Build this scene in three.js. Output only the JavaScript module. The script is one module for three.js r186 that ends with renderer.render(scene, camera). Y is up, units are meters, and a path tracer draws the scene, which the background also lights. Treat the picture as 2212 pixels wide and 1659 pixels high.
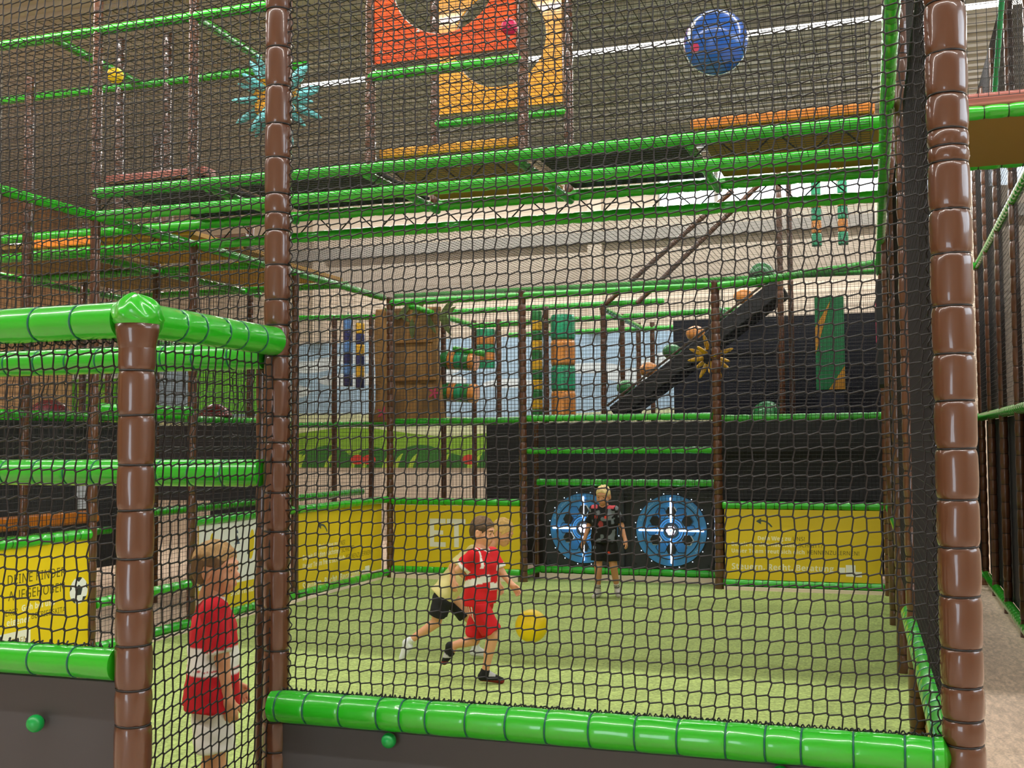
import * as THREE from 'three';
import { mergeGeometries } from 'three/addons/utils/BufferGeometryUtils.js';
import { RoundedBoxGeometry } from 'three/addons/geometries/RoundedBoxGeometry.js';
import { RectAreaLightUniformsLib } from 'three/addons/lights/RectAreaLightUniformsLib.js';

// ---------------------------------------------------------------- camera, sky, lights, exposure
const scene = new THREE.Scene();
const camera = new THREE.PerspectiveCamera(2 * Math.atan(829.5 / 2422) * 180 / Math.PI, 2212 / 1659, 0.05, 200);
camera.position.set(0, 1.7, 0);
camera.rotation.order = 'YXZ';
camera.rotation.set(2.96 * Math.PI / 180, Math.atan(806 / 2422), -0.0062);
scene.background = new THREE.Color(0.80, 0.90, 1.0);
scene.backgroundIntensity = 7;
const renderer = new THREE.WebGLRenderer({ antialias: true });
renderer.toneMapping = THREE.LinearToneMapping;
renderer.toneMappingExposure = 1.06;
renderer.shadowMap.enabled = true;
RectAreaLightUniformsLib.init();
const LED_ROWS = [[-12.4, -6.9, 5.5], [-6.9, -14, 5.5], [-1.4, -14, 5.5], [-16.4, -9.5, 5.5]];   // z, x from, x to: continuous light lines under the roof
const LED_Y = 6.2, LED_POWER = 132;
for (const [z, x0, x1] of LED_ROWS) {
  const l = new THREE.RectAreaLight(new THREE.Color(1, 0.97, 0.93), LED_POWER, x1 - x0, 0.07);
  l.position.set((x0 + x1) / 2, LED_Y - 0.035, z); l.rotation.x = -Math.PI / 2;
  scene.add(l);
}

// ---------------------------------------------------------------- helpers
const V = (x, y, z) => new THREE.Vector3(x, y, z);
let seedN = 7;
const rnd = () => { seedN = (seedN + 0x6d2b79f5) | 0; let t = Math.imul(seedN ^ (seedN >>> 15), 1 | seedN); t = (t + Math.imul(t ^ (t >>> 7), 61 | t)) ^ t; return ((t ^ (t >>> 14)) >>> 0) / 4294967296; };
const names = new Map();
const numbered = (n) => { const k = names.get(n) || 0; names.set(n, k + 1); return k ? n + '_' + String(k).padStart(3, '0') : n; };
const sh = (o) => { o.castShadow = o.receiveShadow = true; return o; };
function tag(o, label, category, group, kind) { if (label) o.userData.label = label; if (category) o.userData.category = category; if (group) o.userData.group = group; if (kind) o.userData.kind = kind; return o; }
function part(name, geo, mat, parent, label) { const m = sh(new THREE.Mesh(geo, mat)); m.name = name; if (label) m.userData.label = label; parent.add(m); return m; }
function thing(name, label, category, pos, group) { const g = new THREE.Group(); g.name = numbered(name); if (pos) g.position.set(...pos); scene.add(g); return tag(g, label, category, group); }
function single(name, geo, mat, label, category, group, kind) { const m = sh(new THREE.Mesh(geo, mat)); m.name = numbered(name); scene.add(m); return tag(m, label, category, group, kind); }
function struct(name, geo, mat, label) { const m = sh(new THREE.Mesh(geo, mat)); m.name = name; scene.add(m); m.userData.kind = 'structure'; if (label) m.userData.label = label; return m; }
const box = (x0, x1, y0, y1, z0, z1) => { const g = new THREE.BoxGeometry(x1 - x0, y1 - y0, z1 - z0); g.translate((x0 + x1) / 2, (y0 + y1) / 2, (z0 + z1) / 2); return g; };
const rbox = (w, h, d, r = 0.01, s = 2) => new RoundedBoxGeometry(w, h, d, s, r);
const hash = (x, y, s = 0) => { let n = Math.imul(x | 0, 374761393) + Math.imul(y | 0, 668265263) + Math.imul(s | 0, 1274126177); n = Math.imul(n ^ (n >>> 13), 1274126177); return ((n ^ (n >>> 16)) >>> 0) / 4294967296; };
function vnoise(x, y, per, s) { const xi = Math.floor(x), yi = Math.floor(y), fx = x - xi, fy = y - yi, u = fx * fx * (3 - 2 * fx), v = fy * fy * (3 - 2 * fy), m = (a) => ((a % per) + per) % per;
  const a = hash(m(xi), m(yi), s), b = hash(m(xi + 1), m(yi), s), c = hash(m(xi), m(yi + 1), s), d = hash(m(xi + 1), m(yi + 1), s); return (a * (1 - u) + b * u) * (1 - v) + (c * (1 - u) + d * u) * v; }
function dataTex(n, fn, srgb, rx = 1, ry = 1) { const a = new Uint8Array(n * n * 4); for (let j = 0; j < n; j++) for (let i = 0; i < n; i++) { const c = fn(i / n, j / n, i, j), k = (j * n + i) * 4; a[k] = c[0]; a[k + 1] = c[1]; a[k + 2] = c[2]; a[k + 3] = 255; }
  const t = new THREE.DataTexture(a, n, n); t.wrapS = t.wrapT = THREE.RepeatWrapping; t.magFilter = THREE.LinearFilter; t.minFilter = THREE.LinearMipmapLinearFilter; t.generateMipmaps = true; if (srgb) t.colorSpace = THREE.SRGBColorSpace; t.repeat.set(rx, ry); t.needsUpdate = true; return t; }
function canvasTex(w, h, draw) { const c = document.createElement('canvas'); c.width = w; c.height = h; const g = c.getContext('2d'); draw(g, w, h); const t = new THREE.CanvasTexture(c); t.colorSpace = THREE.SRGBColorSpace; t.anisotropy = 8; return t; }
function metreUV(geo, axes) { const p = geo.attributes.position, uv = new Float32Array(p.count * 2); for (let i = 0; i < p.count; i++) { const q = [p.getX(i), p.getY(i), p.getZ(i)]; uv[2 * i] = q[axes[0]]; uv[2 * i + 1] = q[axes[1]]; } geo.setAttribute('uv', new THREE.BufferAttribute(uv, 2)); return geo; }
const std = (c, r = 0.7, o = {}) => new THREE.MeshStandardMaterial({ color: c, roughness: r, metalness: 0, ...o });
const vinyl = (c, r = 0.3) => new THREE.MeshPhysicalMaterial({ color: c, roughness: r, clearcoat: 0.8, clearcoatRoughness: 0.08 });

// ---------------------------------------------------------------- materials
const M = {
  brown: vinyl(0x56331e, 0.34), green: vinyl(0x22b016, 0.32),
  tieTeal: std(0x0b5a4c, 0.4), tieBlack: std(0x0b0a0a, 0.45),
  net: std(0x121111, 0.5),
  board: std(0x444345, 0.62), black: std(0x111216, 0.6), charcoal: std(0x303236, 0.75), navy: std(0x1b1e2c, 0.8),
  rod: std(0x131313, 0.4, { metalness: 0.5 }),
  deck: std(0x8a6a24, 0.6), deckYellow: std(0xc08a14, 0.55), orangeMat: vinyl(0xe8871f, 0.45), yellowMat: vinyl(0xe8a21c, 0.45), pinkMat: vinyl(0xb5685c, 0.45),
  orangePanel: vinyl(0xf0520f, 0.35), yellowPanel: vinyl(0xeea20c, 0.35),
  plinth: std(0xefdccb, 0.7), white: std(0xeeeeea, 0.5), steel: std(0xa8a49c, 0.5),
};
const turfTex = dataTex(512, (u, v) => { const a = vnoise(u * 128, v * 128, 128, 1), b = vnoise(u * 256, v * 256, 256, 2), c = vnoise(u * 12, v * 12, 12, 3), k = 0.80 + 0.22 * a + 0.20 * (b - 0.5) + 0.06 * c; return [168 * k, 188 * k, 108 * k]; }, true, 0.5, 0.5);
const turfBump = dataTex(512, (u, v) => { const k = 255 * (0.5 * vnoise(u * 256, v * 256, 256, 5) + 0.5 * vnoise(u * 128, v * 128, 128, 6)); return [k, k, k]; }, false, 0.5, 0.5);
M.turf = std(0xffffff, 0.95, { map: turfTex, bumpMap: turfBump, bumpScale: 0.006 });
const carpetTex = dataTex(512, (u, v) => { const s = vnoise(u * 96, v * 24, 96, 11), f = vnoise(u * 256, v * 128, 256, 12), k = 0.82 + 0.16 * s + 0.14 * f; return [226 * k, 202 * k, 180 * k]; }, true, 0.6, 0.6);
M.carpet = std(0xffffff, 0.95, { map: carpetTex });
M.corrugated = std(0xb4b0a6, 0.55);
M.clad = std(0xd6c8b6, 0.6);
M.tan = std(0xdcb48a, 0.75, { map: dataTex(256, (u, v) => { const k = 0.8 + 0.2 * vnoise(u * 8, v * 64, 64, 21) + 0.1 * vnoise(u * 64, v * 64, 64, 22); return [235 * k, 225 * k, 215 * k]; }, true, 0.4, 0.4) });

// ---------------------------------------------------------------- padded tubes (foam sleeves held by cable ties)
function tubeGeo(len, r, ties, o = {}) {
  const seg = o.seg || 14, pinch = o.pinch ?? 0.14, w = o.w ?? 0.014, wr = o.wr ?? 0, sd = o.seed || 1, fr = o.near ? [0, 0.02, 0.05, 0.09, 0.15, 0.25, 0.4, 0.6, 0.75, 0.85, 0.91, 0.95, 0.98] : [0, 0.09, 0.3, 0.7, 0.91];
  const stops = [0, ...ties, len], rows = [];
  for (let i = 0; i < stops.length - 1; i++) for (const f of fr) rows.push(stops[i] + (stops[i + 1] - stops[i]) * f);
  rows.push(len);
  const pos = [], idx = [];
  const rad = (y, th) => {
    let d = 1e9, ti = 0; ties.forEach((t, i) => { const q = Math.abs(y - t); if (q < d) { d = q; ti = i * 2 + (y > t ? 1 : 0); } });
    let k = 1 - pinch * Math.exp(-d / w) - (o.near ? 0.5 : 1) * 0.05 * Math.exp(-d / 0.03);
    if (wr) { const ph = hash(ti, sd) * 6.28, a = wr * (0.35 + hash(ti, sd, 3)) * Math.exp(-d / (0.018 + 0.02 * hash(ti, sd, 4)));
      k += a * (Math.sin(th * 9 + ph) * 0.5 + Math.sin(th * 17 + ph * 3) * 0.5) * (0.35 + 0.65 * Math.max(0, Math.sin(th + ph * 2))) ;
      k += wr * 0.10 * Math.sin(th * 2 + y * 31 + ph) + wr * 0.05 * Math.sin(th * 5 + y * 60); }
    return r * k;
  };
  rows.forEach((y) => { for (let i = 0; i < seg; i++) { const th = i / seg * Math.PI * 2, R = rad(y, th); pos.push(Math.cos(th) * R, y, Math.sin(th) * R); } });
  for (let j = 0; j < rows.length - 1; j++) for (let i = 0; i < seg; i++) { const a = j * seg + i, b = j * seg + (i + 1) % seg, c = a + seg, d = b + seg; idx.push(a, c, b, b, c, d); }
  const c0 = pos.length / 3; pos.push(0, -r * (o.dome ?? 0.15), 0, 0, len + r * (o.dome ?? 0.15), 0);
  const L = (rows.length - 1) * seg;
  for (let i = 0; i < seg; i++) { idx.push(c0, i, (i + 1) % seg); idx.push(c0 + 1, L + (i + 1) % seg, L + i); }
  const g = new THREE.BufferGeometry(); g.setAttribute('position', new THREE.Float32BufferAttribute(pos, 3)); g.setIndex(idx); g.computeVertexNormals(); return g;
}
const spaced = (len, s, jit = 0.15) => { const n = Math.max(1, Math.round(len / s)), t = []; for (let i = 1; i < n; i++) t.push(len * i / n + (rnd() - 0.5) * jit * s); return t; };
const tieGeos = new Map();
const tieGeo = (r, t) => { const k = r + '/' + t; if (!tieGeos.has(k)) { const g = new THREE.TorusGeometry(r, t, 6, 28); g.rotateX(Math.PI / 2); tieGeos.set(k, g); } return tieGeos.get(k); };
function tube(name, label, category, a, b, r, mat, o = {}) {
  const A = V(...a), B = V(...b), len = A.distanceTo(B), g = o.parent ? new THREE.Group() : thing(name, label, category, a, o.group);
  if (o.parent) { g.name = name; g.position.copy(A).sub(o.parent.position); o.parent.add(g); if (label) g.userData.label = label; }
  g.quaternion.setFromUnitVectors(V(0, 1, 0), B.clone().sub(A).normalize());
  const ties = o.ties || spaced(len, o.space || 0.155);
  part('padding', tubeGeo(len, r, ties, o), mat, g);
  if (o.near) for (const t of ties) { const m = part('cable_tie', tieGeo(+(r * (1 - (o.pinch ?? 0.14)) ).toFixed(4), o.tieR || 0.0035), o.tieMat || M.tieBlack, g); m.position.y = t; m.rotation.z = (rnd() - 0.5) * 0.08; m.rotation.x = (rnd() - 0.5) * 0.08; }
  else if (!o.noTies && ties.length) { const gs = ties.map((t) => { const q = new THREE.CylinderGeometry(r * 0.93, r * 0.93, 0.006, 10, 1, true); q.translate(0, t, 0); return q; }); const m = part('cable_ties', mergeGeometries(gs), o.tieMat || M.tieBlack, g); m.userData.kind = 'stuff'; }
  return g;
}

// ---------------------------------------------------------------- nets
function netGeo(o, u, v, U, W, cell, r, near) {   // o corner, u/v unit directions, U x W metres
  const nu = Math.round(U / cell), nv = Math.round(W / cell), n = u.clone().cross(v), pos = [], idx = [];
  const P = (i, j) => o.clone().addScaledVector(u, i * U / nu).addScaledVector(v, j * W / nv);
  const S = near ? 5 : 3;
  const cord = (pts, e1, e2) => {   // a round cord through pts
    const b0 = pos.length / 3;
    pts.forEach((p) => { for (let s = 0; s < S; s++) { const a = s / S * 6.2832; const c = Math.cos(a) * p.r, d = Math.sin(a) * p.r; pos.push(p.p.x + e1.x * c + e2.x * d, p.p.y + e1.y * c + e2.y * d, p.p.z + e1.z * c + e2.z * d); } });
    for (let k = 0; k < pts.length - 1; k++) for (let s = 0; s < S; s++) { const a = b0 + k * S + s, b = b0 + k * S + (s + 1) % S; idx.push(a, b, a + S, b, b + S, a + S); }
  };
  if (!near) {
    for (let j = 0; j <= nv; j++) cord([{ p: P(0, j), r }, { p: P(nu, j), r }], v, n);
    for (let i = 0; i <= nu; i++) cord([{ p: P(i, 0), r }, { p: P(i, nv), r }], u, n);
  } else {
    const off = (i, j, s) => (hash(i, j, s) - 0.5) * cell * near;
    const sag = (i, j) => n.clone().multiplyScalar(0.006 * Math.sin(i * 0.21 + j * 0.13) + 0.005 * Math.sin(i * 0.47 - j * 0.31));
    const K = (i, j) => P(i, j).addScaledVector(u, off(i, j, 1) + 0.06 * cell * Math.sin(j * 1.7 + i)).addScaledVector(v, off(i, j, 2)).add(sag(i, j));
    const kn = []; for (let j = 0; j <= nv; j++) { kn.push([]); for (let i = 0; i <= nu; i++) kn[j].push(K(i, j)); }
    for (let j = 0; j <= nv; j++) { const pts = []; for (let i = 0; i <= nu; i++) { const p = kn[j][i]; const s = cell * 0.07; pts.push({ p: p.clone().addScaledVector(u, -s * 1.6).addScaledVector(v, s), r }, { p, r: r * 1.7 }, { p: p.clone().addScaledVector(u, s * 1.6).addScaledVector(v, -s), r }); } cord(pts, v, n); }
    for (let i = 0; i <= nu; i++) { const pts = []; for (let j = 0; j <= nv; j++) { const p = kn[j][i], s = cell * 0.05; pts.push({ p: p.clone().addScaledVector(v, -s * 2).addScaledVector(u, s), r }, { p, r: r * 1.75 }, { p: p.clone().addScaledVector(v, s * 2).addScaledVector(u, -s), r }); } cord(pts, u, n); }
  }
  const g = new THREE.BufferGeometry(); g.setAttribute('position', new THREE.Float32BufferAttribute(pos, 3)); g.setIndex(idx); g.computeVertexNormals(); return g;
}
function net(label, o, u, v, U, W, opt = {}) { return single('safety_net', netGeo(V(...o), V(...u), V(...v), U, W, opt.cell || 0.045, opt.r || 0.0021, opt.near || 0), M.net, label, 'net', opt.group); }
const XX = [1, 0, 0], YY = [0, 1, 0], ZZ = [0, 0, 1], NZ = [0, 0, -1];

// ---------------------------------------------------------------- the hall
const ZF = -3.85, ZB = -13.0, XL = -6.05, ROOF = 6.38;
const rx = (z) => 0.2 + (z - ZF) * 0.02;   // the right side of the pitch
function ribbed(len, wide, period, depth) {   // sheet in x (len) and y (wide), ribs along x, facing +z
  const pos = [], idx = [], n = Math.round(wide / period); const ys = [];
  for (let i = 0; i < n; i++) { const y = i * period; ys.push([y, 0], [y + period * 0.42, 0], [y + period * 0.5, depth], [y + period * 0.92, depth]); }
  ys.push([wide, 0]);
  ys.forEach(([y, z]) => pos.push(0, y, z, len, y, z));
  for (let i = 0; i < ys.length - 1; i++) { const a = i * 2; idx.push(a, a + 1, a + 2, a + 1, a + 3, a + 2); }
  let g = new THREE.BufferGeometry(); g.setAttribute('position', new THREE.Float32BufferAttribute(pos, 3)); g.setIndex(idx); g = g.toNonIndexed(); g.computeVertexNormals(); return g;
}
struct('floor', metreUV(box(-15, 6.5, -0.2, 0, -18, 4), [0, 2]), M.carpet, 'beige striped carpet floor of the hall');
struct('floor_turf', metreUV(box(XL - 0.02, 0.22, 0, 0.012, -13.5, -3.5), [0, 2]), M.turf, 'light green turf of the indoor football pitch');
{ const g = ribbed(21.5, 22, 0.25, 0.04); g.rotateX(Math.PI / 2); g.translate(-15, ROOF, -18); const c = struct('ceiling', mergeGeometries([g, box(-15, 6.5, ROOF + 0.002, ROOF + 0.2, -18, 4).toNonIndexed()].map((q) => { q.deleteAttribute('uv'); return q; })), M.corrugated, 'grey corrugated metal roof of the hall'); }
const WX0 = -3.46, WX1 = 6.0, WY0 = 5.44, WY1 = 6.2;
const wb = struct('wall_back', mergeGeometries([box(-15, 6.5, 0, WY0, -18.2, -18), box(-15, WX0, WY0, ROOF, -18.2, -18), box(WX1, 6.5, WY0, ROOF, -18.2, -18), box(WX0, WX1, WY1, ROOF, -18.2, -18)]), M.clad, 'beige back wall of the hall');
{ const g = ribbed(21.5, WY0 - 3.5, 0.11, 0.006); g.translate(-15, 3.5, -17.995); part('cladding', g, M.clad, wb); const g2 = ribbed(WX0 + 15, ROOF - WY0, 0.11, 0.006); g2.translate(-15, WY0, -17.995); part('cladding', g2, M.clad, wb);
  part('wall_beam', box(-15, 6.5, 4.98, 5.16, -18, -17.84), M.steel, wb); for (const x of [-9.6, -4.5]) part('column', box(x - 0.12, x + 0.12, 3.5, ROOF, -18, -17.88), M.clad, wb); }
struct('wall_left', metreUV(box(-15.2, -15, 0, ROOF, -18, 4), [2, 1]), M.tan, 'brown wood-toned left wall of the hall');
struct('wall_right', mergeGeometries([box(6.5, 6.7, 0, 3.4, -18, 4), box(6.5, 6.7, 5.7, ROOF, -18, 4), box(6.5, 6.7, 3.4, 5.7, -18, -7), box(6.5, 6.7, 3.4, 5.7, -1.5, 4)]), M.clad);
struct('wall_front', mergeGeometries([box(-15, -3.5, 0, ROOF, 4, 4.2), box(-1.5, 6.5, 0, ROOF, 4, 4.2), box(-3.5, -1.5, 2.5, ROOF, 4, 4.2)]), M.clad);
{ const glass = new THREE.MeshPhysicalMaterial({ color: 0xffffff, transmission: 1, thickness: 0, roughness: 0.02 });
  const d = new THREE.Group(); d.name = 'door_1'; scene.add(d); tag(d, 'glazed entrance door behind the viewer', null, null, 'structure');
  for (const x of [-3.5, -2.53, -1.56]) part('door_frame', box(x, x + 0.06, 0, 2.5, 4.05, 4.13), M.steel, d); for (const x of [-3.44, -2.47]) part('pane', box(x, x + 0.91, 0.05, 2.45, 4.08, 4.09), glass, d);
  const w = new THREE.Group(); w.name = 'window_2'; scene.add(w); tag(w, 'tall windows in the right wall outside the picture', null, null, 'structure');
  for (let i = 0; i < 5; i++) { part('pane', box(6.58, 6.59, 3.44, 5.66, -7 + i * 1.1 + 0.03, -7 + (i + 1) * 1.1 - 0.03), glass, w); part('mullion', box(6.55, 6.65, 3.4, 5.7, -7 + (i + 1) * 1.1 - 0.03, -7 + (i + 1) * 1.1 + 0.03), M.steel, w); } }
{ const w = new THREE.Group(); w.name = 'window_1'; scene.add(w); w.userData.kind = 'structure'; w.userData.label = 'bright band of windows high in the back wall';
  const glass = new THREE.MeshPhysicalMaterial({ color: 0xffffff, transmission: 1, thickness: 0, roughness: 0.02 });
  const n = 10, s = (WX1 - WX0) / n;
  part('window_frame', mergeGeometries([box(WX0, WX1, WY0, WY0 + 0.04, -18.16, -18.02), box(WX0, WX1, WY1 - 0.04, WY1, -18.16, -18.02)]), M.steel, w);
  for (let i = 0; i <= n; i++) part('mullion', box(WX0 + i * s - 0.03, WX0 + i * s + 0.03, WY0 + 0.04, WY1 - 0.04, -18.15, -18.03), M.steel, w);
  for (let i = 0; i < n; i++) part('pane', box(WX0 + i * s + 0.03, WX0 + (i + 1) * s - 0.03, WY0 + 0.04, WY1 - 0.04, -18.1, -18.09), glass, w);
}
// mural on the back wall: sky, meadow, hills and bushes
{ const W = 2048, H = 384, t = canvasTex(W, H, (g) => {
    g.fillStyle = '#a9c7df'; g.fillRect(0, 0, W, H);
    g.fillStyle = '#dfe9ee'; for (let i = 0; i < 26; i++) { g.beginPath(); g.ellipse(hash(i, 1) * W, 40 + hash(i, 2) * 110, 50 + 60 * hash(i, 3), 10 + 14 * hash(i, 4), 0, 0, 7); g.fill(); }
    g.fillStyle = '#d8dfb4'; g.beginPath(); g.moveTo(0, 232); for (let x = 0; x <= W; x += 32) g.lineTo(x, 226 + 10 * Math.sin(x * 0.006)); g.lineTo(W, H); g.lineTo(0, H); g.fill();
    g.fillStyle = '#7fae2f'; g.beginPath(); g.moveTo(0, 280); for (let x = 0; x <= W; x += 32) g.lineTo(x, 276 + 14 * Math.sin(x * 0.011 + 1)); g.lineTo(W, H); g.lineTo(0, H); g.fill();
    g.fillStyle = '#57b530'; g.fillRect(0, 90, 300, 294); g.fillStyle = '#8fd14a'; for (let i = 0; i < 60; i++) { g.beginPath(); g.ellipse(hash(i, 5) * 300, 90 + hash(i, 6) * 240, 12, 30, hash(i, 7) * 3, 0, 7); g.fill(); }
    g.fillStyle = '#2f6d23'; for (let i = 0; i < 22; i++) { g.beginPath(); g.ellipse(hash(i, 8) * W, 372, 50 + 50 * hash(i, 9), 24 + 34 * hash(i, 10), 0, 0, 7); g.fill(); }
    g.fillStyle = '#a8c93c'; for (let i = 0; i < 40; i++) { const x = hash(i, 11) * W; g.beginPath(); g.moveTo(x, 384); g.quadraticCurveTo(x + 8, 350, x + 30, 340); g.quadraticCurveTo(x + 20, 360, x + 14, 384); g.fill(); }
    g.fillStyle = '#c0392b'; for (const x of [930, 964, 1250, 1420]) { g.beginPath(); g.ellipse(x, 360, 20, 15, 0, 0, 7); g.fill(); }
  });
  const geo = new THREE.BoxGeometry(13.5, 2.22, 0.02), m = std(0xffffff, 0.7, { map: t });
  const o = single('wall_mural', geo, [M.white, M.white, M.white, M.white, m, M.white], 'painted landscape mural with sky and green hills on the back wall', 'mural'); o.position.set(-8.25, 2.375, -17.985); }

// light lines under the roof
LED_ROWS.forEach(([z, x0, x1], k) => {
  const g = thing('light_line', ['continuous bright light line under the roof above the goal', 'light line under the roof over the middle of the pitch', 'light line under the roof nearest the entrance corridor', 'light line under the roof close to the back wall'][k], 'light', [x0, LED_Y, z], 'light lines under the roof');
  part('housing', box(0, x1 - x0, 0.02, ROOF - LED_Y - 0.042, -0.04, 0.04), M.steel, g);
  const em = new THREE.MeshStandardMaterial({ color: 0xffffff, emissive: new THREE.Color(1, 0.97, 0.92), emissiveIntensity: 5 });
  const n = 10, s = (x1 - x0) / n; for (let i = 0; i < n; i++) part('light_tube', box(i * s + 0.012, (i + 1) * s - 0.012, -0.02, 0.02, -0.035, 0.035), em, g);
});
for (const [x, y, z, l] of [[-9.49, 4.0, -13.38, 'short tube light hanging over the left play frame, nearer the pitch'], [-9.37, 4.0, -10.0, 'short tube light at the far left edge above the play frame']]) {
  const g = thing('tube_light', l, 'light', [x, y, z]); part('housing', box(-0.04, 0.04, 0.02, 0.08, -0.36, 0.36), M.steel, g);
  part('light_tube', box(-0.03, 0.03, -0.02, 0.02, -0.36, 0.36), new THREE.MeshStandardMaterial({ color: 0xffffff, emissive: new THREE.Color(1, 0.97, 0.92), emissiveIntensity: 5 }), g);
  part('suspension_rod', box(-0.006, 0.006, 0.08, ROOF - y, -0.01, 0.01), M.steel, g);
  const L = new THREE.RectAreaLight(new THREE.Color(1, 0.96, 0.9), 150, 0.06, 0.72); L.position.set(x, y - 0.025, z); L.rotation.x = -Math.PI / 2; scene.add(L);
}

// ---------------------------------------------------------------- front posts, rails, boards
const tieP1 = [3.41, 3.257, 3.103, 2.951, 2.818, 2.674, 2.599, 2.529, 2.395, 2.259, 2.159, 2.039, 1.947, 1.804, 1.703, 1.63, 1.512, 1.362, 1.212, 1.067, 0.908, 0.642, 0.527, 0.39, 0.25, 0.12].reverse();
const tieP2 = [3.42, 3.27, 3.112, 2.948, 2.809, 2.695, 2.641, 2.59, 2.436, 2.294, 2.125, 1.971, 1.821, 1.67, 1.51, 1.36, 1.206, 1.042, 0.924, 0.821, 0.743, 0.6, 0.45, 0.3, 0.15].reverse();
const tieP0 = [2.031, 1.932, 1.791, 1.636, 1.494, 1.345, 1.187, 1.077, 0.943, 0.832, 0.69, 0.55, 0.41, 0.27, 0.13].reverse();
tube('padded_post', 'tall brown padded post at the left end of the front net', 'post', [-2.245, 0, ZF], [-2.245, 3.75, ZF], 0.0525, M.brown, { near: 1, seg: 40, ties: tieP1, wr: 0.05, seed: 3, pinch: 0.1, w: 0.008 });
tube('padded_post', 'thick brown padded post in front of the corridor on the right', 'post', [0.212, 0, ZF], [0.212, 3.75, ZF], 0.066, M.brown, { near: 1, seg: 48, ties: tieP2, wr: 0.05, seed: 5, pinch: 0.12, w: 0.009 });
tube('padded_post', 'short brown padded post under the bright green corner, front left', 'post', [-2.24, 0, -2.98], [-2.24, 2.06, -2.98], 0.0575, M.brown, { near: 1, seg: 48, ties: tieP0, wr: 0.06, seed: 9, pinch: 0.1, w: 0.009 });
tube('padded_post', 'narrow door post against the tall post left of the front net', 'post', [-2.33, 0, ZF - 0.05], [-2.33, 2.0, ZF - 0.05], 0.034, M.brown, { seg: 16 });
const tieRail = [-2.202, -2.081, -1.935, -1.781, -1.69, -1.589, -1.437, -1.286, -1.143, -0.985, -0.827, -0.682, -0.524, -0.395, -0.28, -0.12, 0.035, 0.119].map((x) => x + 2.235);
tube('padded_rail', 'bright green padded rail along the bottom of the front net', 'rail', [-2.235, 0.704, ZF + 0.035], [0.15, 0.704, ZF + 0.035], 0.0605, M.green, { near: 1, seg: 48, ties: tieRail, wr: 0.045, seed: 11, pinch: 0.07, w: 0.006, tieMat: M.tieTeal, dome: 0.5 });
tube('padded_rail', 'bright green padded rail running left from the front corner post', 'rail', [-3.9, 2.085, -2.98], [-2.30, 2.095, -2.98], 0.058, M.green, { near: 1, seg: 48, wr: 0.05, seed: 12, pinch: 0.06, w: 0.006, tieMat: M.tieTeal });
tube('padded_rail', 'bright green padded rail from the corner post back to the tall post', 'rail', [-2.24, 2.095, -3.04], [-2.24, 2.095, -3.81], 0.056, M.green, { near: 1, seg: 48, wr: 0.06, seed: 13, pinch: 0.06, w: 0.006, tieMat: M.tieTeal, dome: 0.5, space: 0.135 });
{ // the crumpled corner cap where the two rails meet the short post
  const g = new THREE.SphereGeometry(0.08, 64, 40), p = g.attributes.position;
  for (let i = 0; i < p.count; i++) { const v = V(p.getX(i), p.getY(i), p.getZ(i)), a = Math.atan2(v.z, v.x); const k = 1 + (v.y > -0.02 ? 0.035 * Math.sin(a * 5 + v.y * 40) + 0.03 * Math.sin(a * 9 - v.y * 70) : 0) + 0.10 * Math.exp(-((v.x + 0.01) ** 2 + (v.z - 0.01) ** 2) / 0.0004) * (v.y > 0 ? 1 : 0); v.multiplyScalar(k); p.setXYZ(i, v.x, v.y * (v.y < 0 ? 0.66 : 0.82), v.z); }
  g.computeVertexNormals(); const m = single('corner_cap', g, M.green, 'crumpled green vinyl corner cap on top of the short front post', 'cap'); m.position.set(-2.24, 2.105, -2.98);
  const c = new THREE.LatheGeometry([[0.05, -0.085], [0.057, -0.075], [0.060, -0.055], [0.067, -0.02], [0.069, 0.004], [0.05, 0.006]].map((q) => new THREE.Vector2(...q)), 40); part('cuff', c, M.brown, m, 'brown vinyl cuff'); m.children[0].position.y = -0.028; }
tube('padded_rail', 'green padded rail at the top of the recess behind the front corner', 'rail', [-4.9, 2.045, ZF], [-2.30, 2.045, ZF], 0.054, M.green, { near: 1, seg: 28, pinch: 0.06, w: 0.006, tieMat: M.tieTeal, wr: 0.03, seed: 15 });
tube('padded_rail', 'green padded rail at chest height left of the tall post', 'rail', [-4.9, 1.585, ZF], [-2.31, 1.585, ZF], 0.054, M.green, { near: 1, seg: 32, pinch: 0.06, w: 0.006, tieMat: M.tieTeal, wr: 0.03, seed: 16, dome: 0.5 });
tube('padded_rail', 'green padded rail above the grey board at the lower left', 'rail', [-3.9, 1.012, -2.98], [-2.30, 1.012, -2.98], 0.05, M.green, { near: 1, seg: 40, pinch: 0.06, w: 0.006, tieMat: M.tieTeal, wr: 0.04, seed: 17 });
{ const b = single('barrier_board', rbox(1.62, 0.95, 0.02, 0.004), M.board, 'dark grey board under the green rail at the lower left', 'board'); b.position.set(-3.11, 0.482, -2.99);
  const c = single('barrier_board', rbox(2.38, 0.63, 0.02, 0.004), M.board, 'long dark grey board under the front net', 'board'); c.position.set(-1.02, 0.322, ZF + 0.015); }
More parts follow.
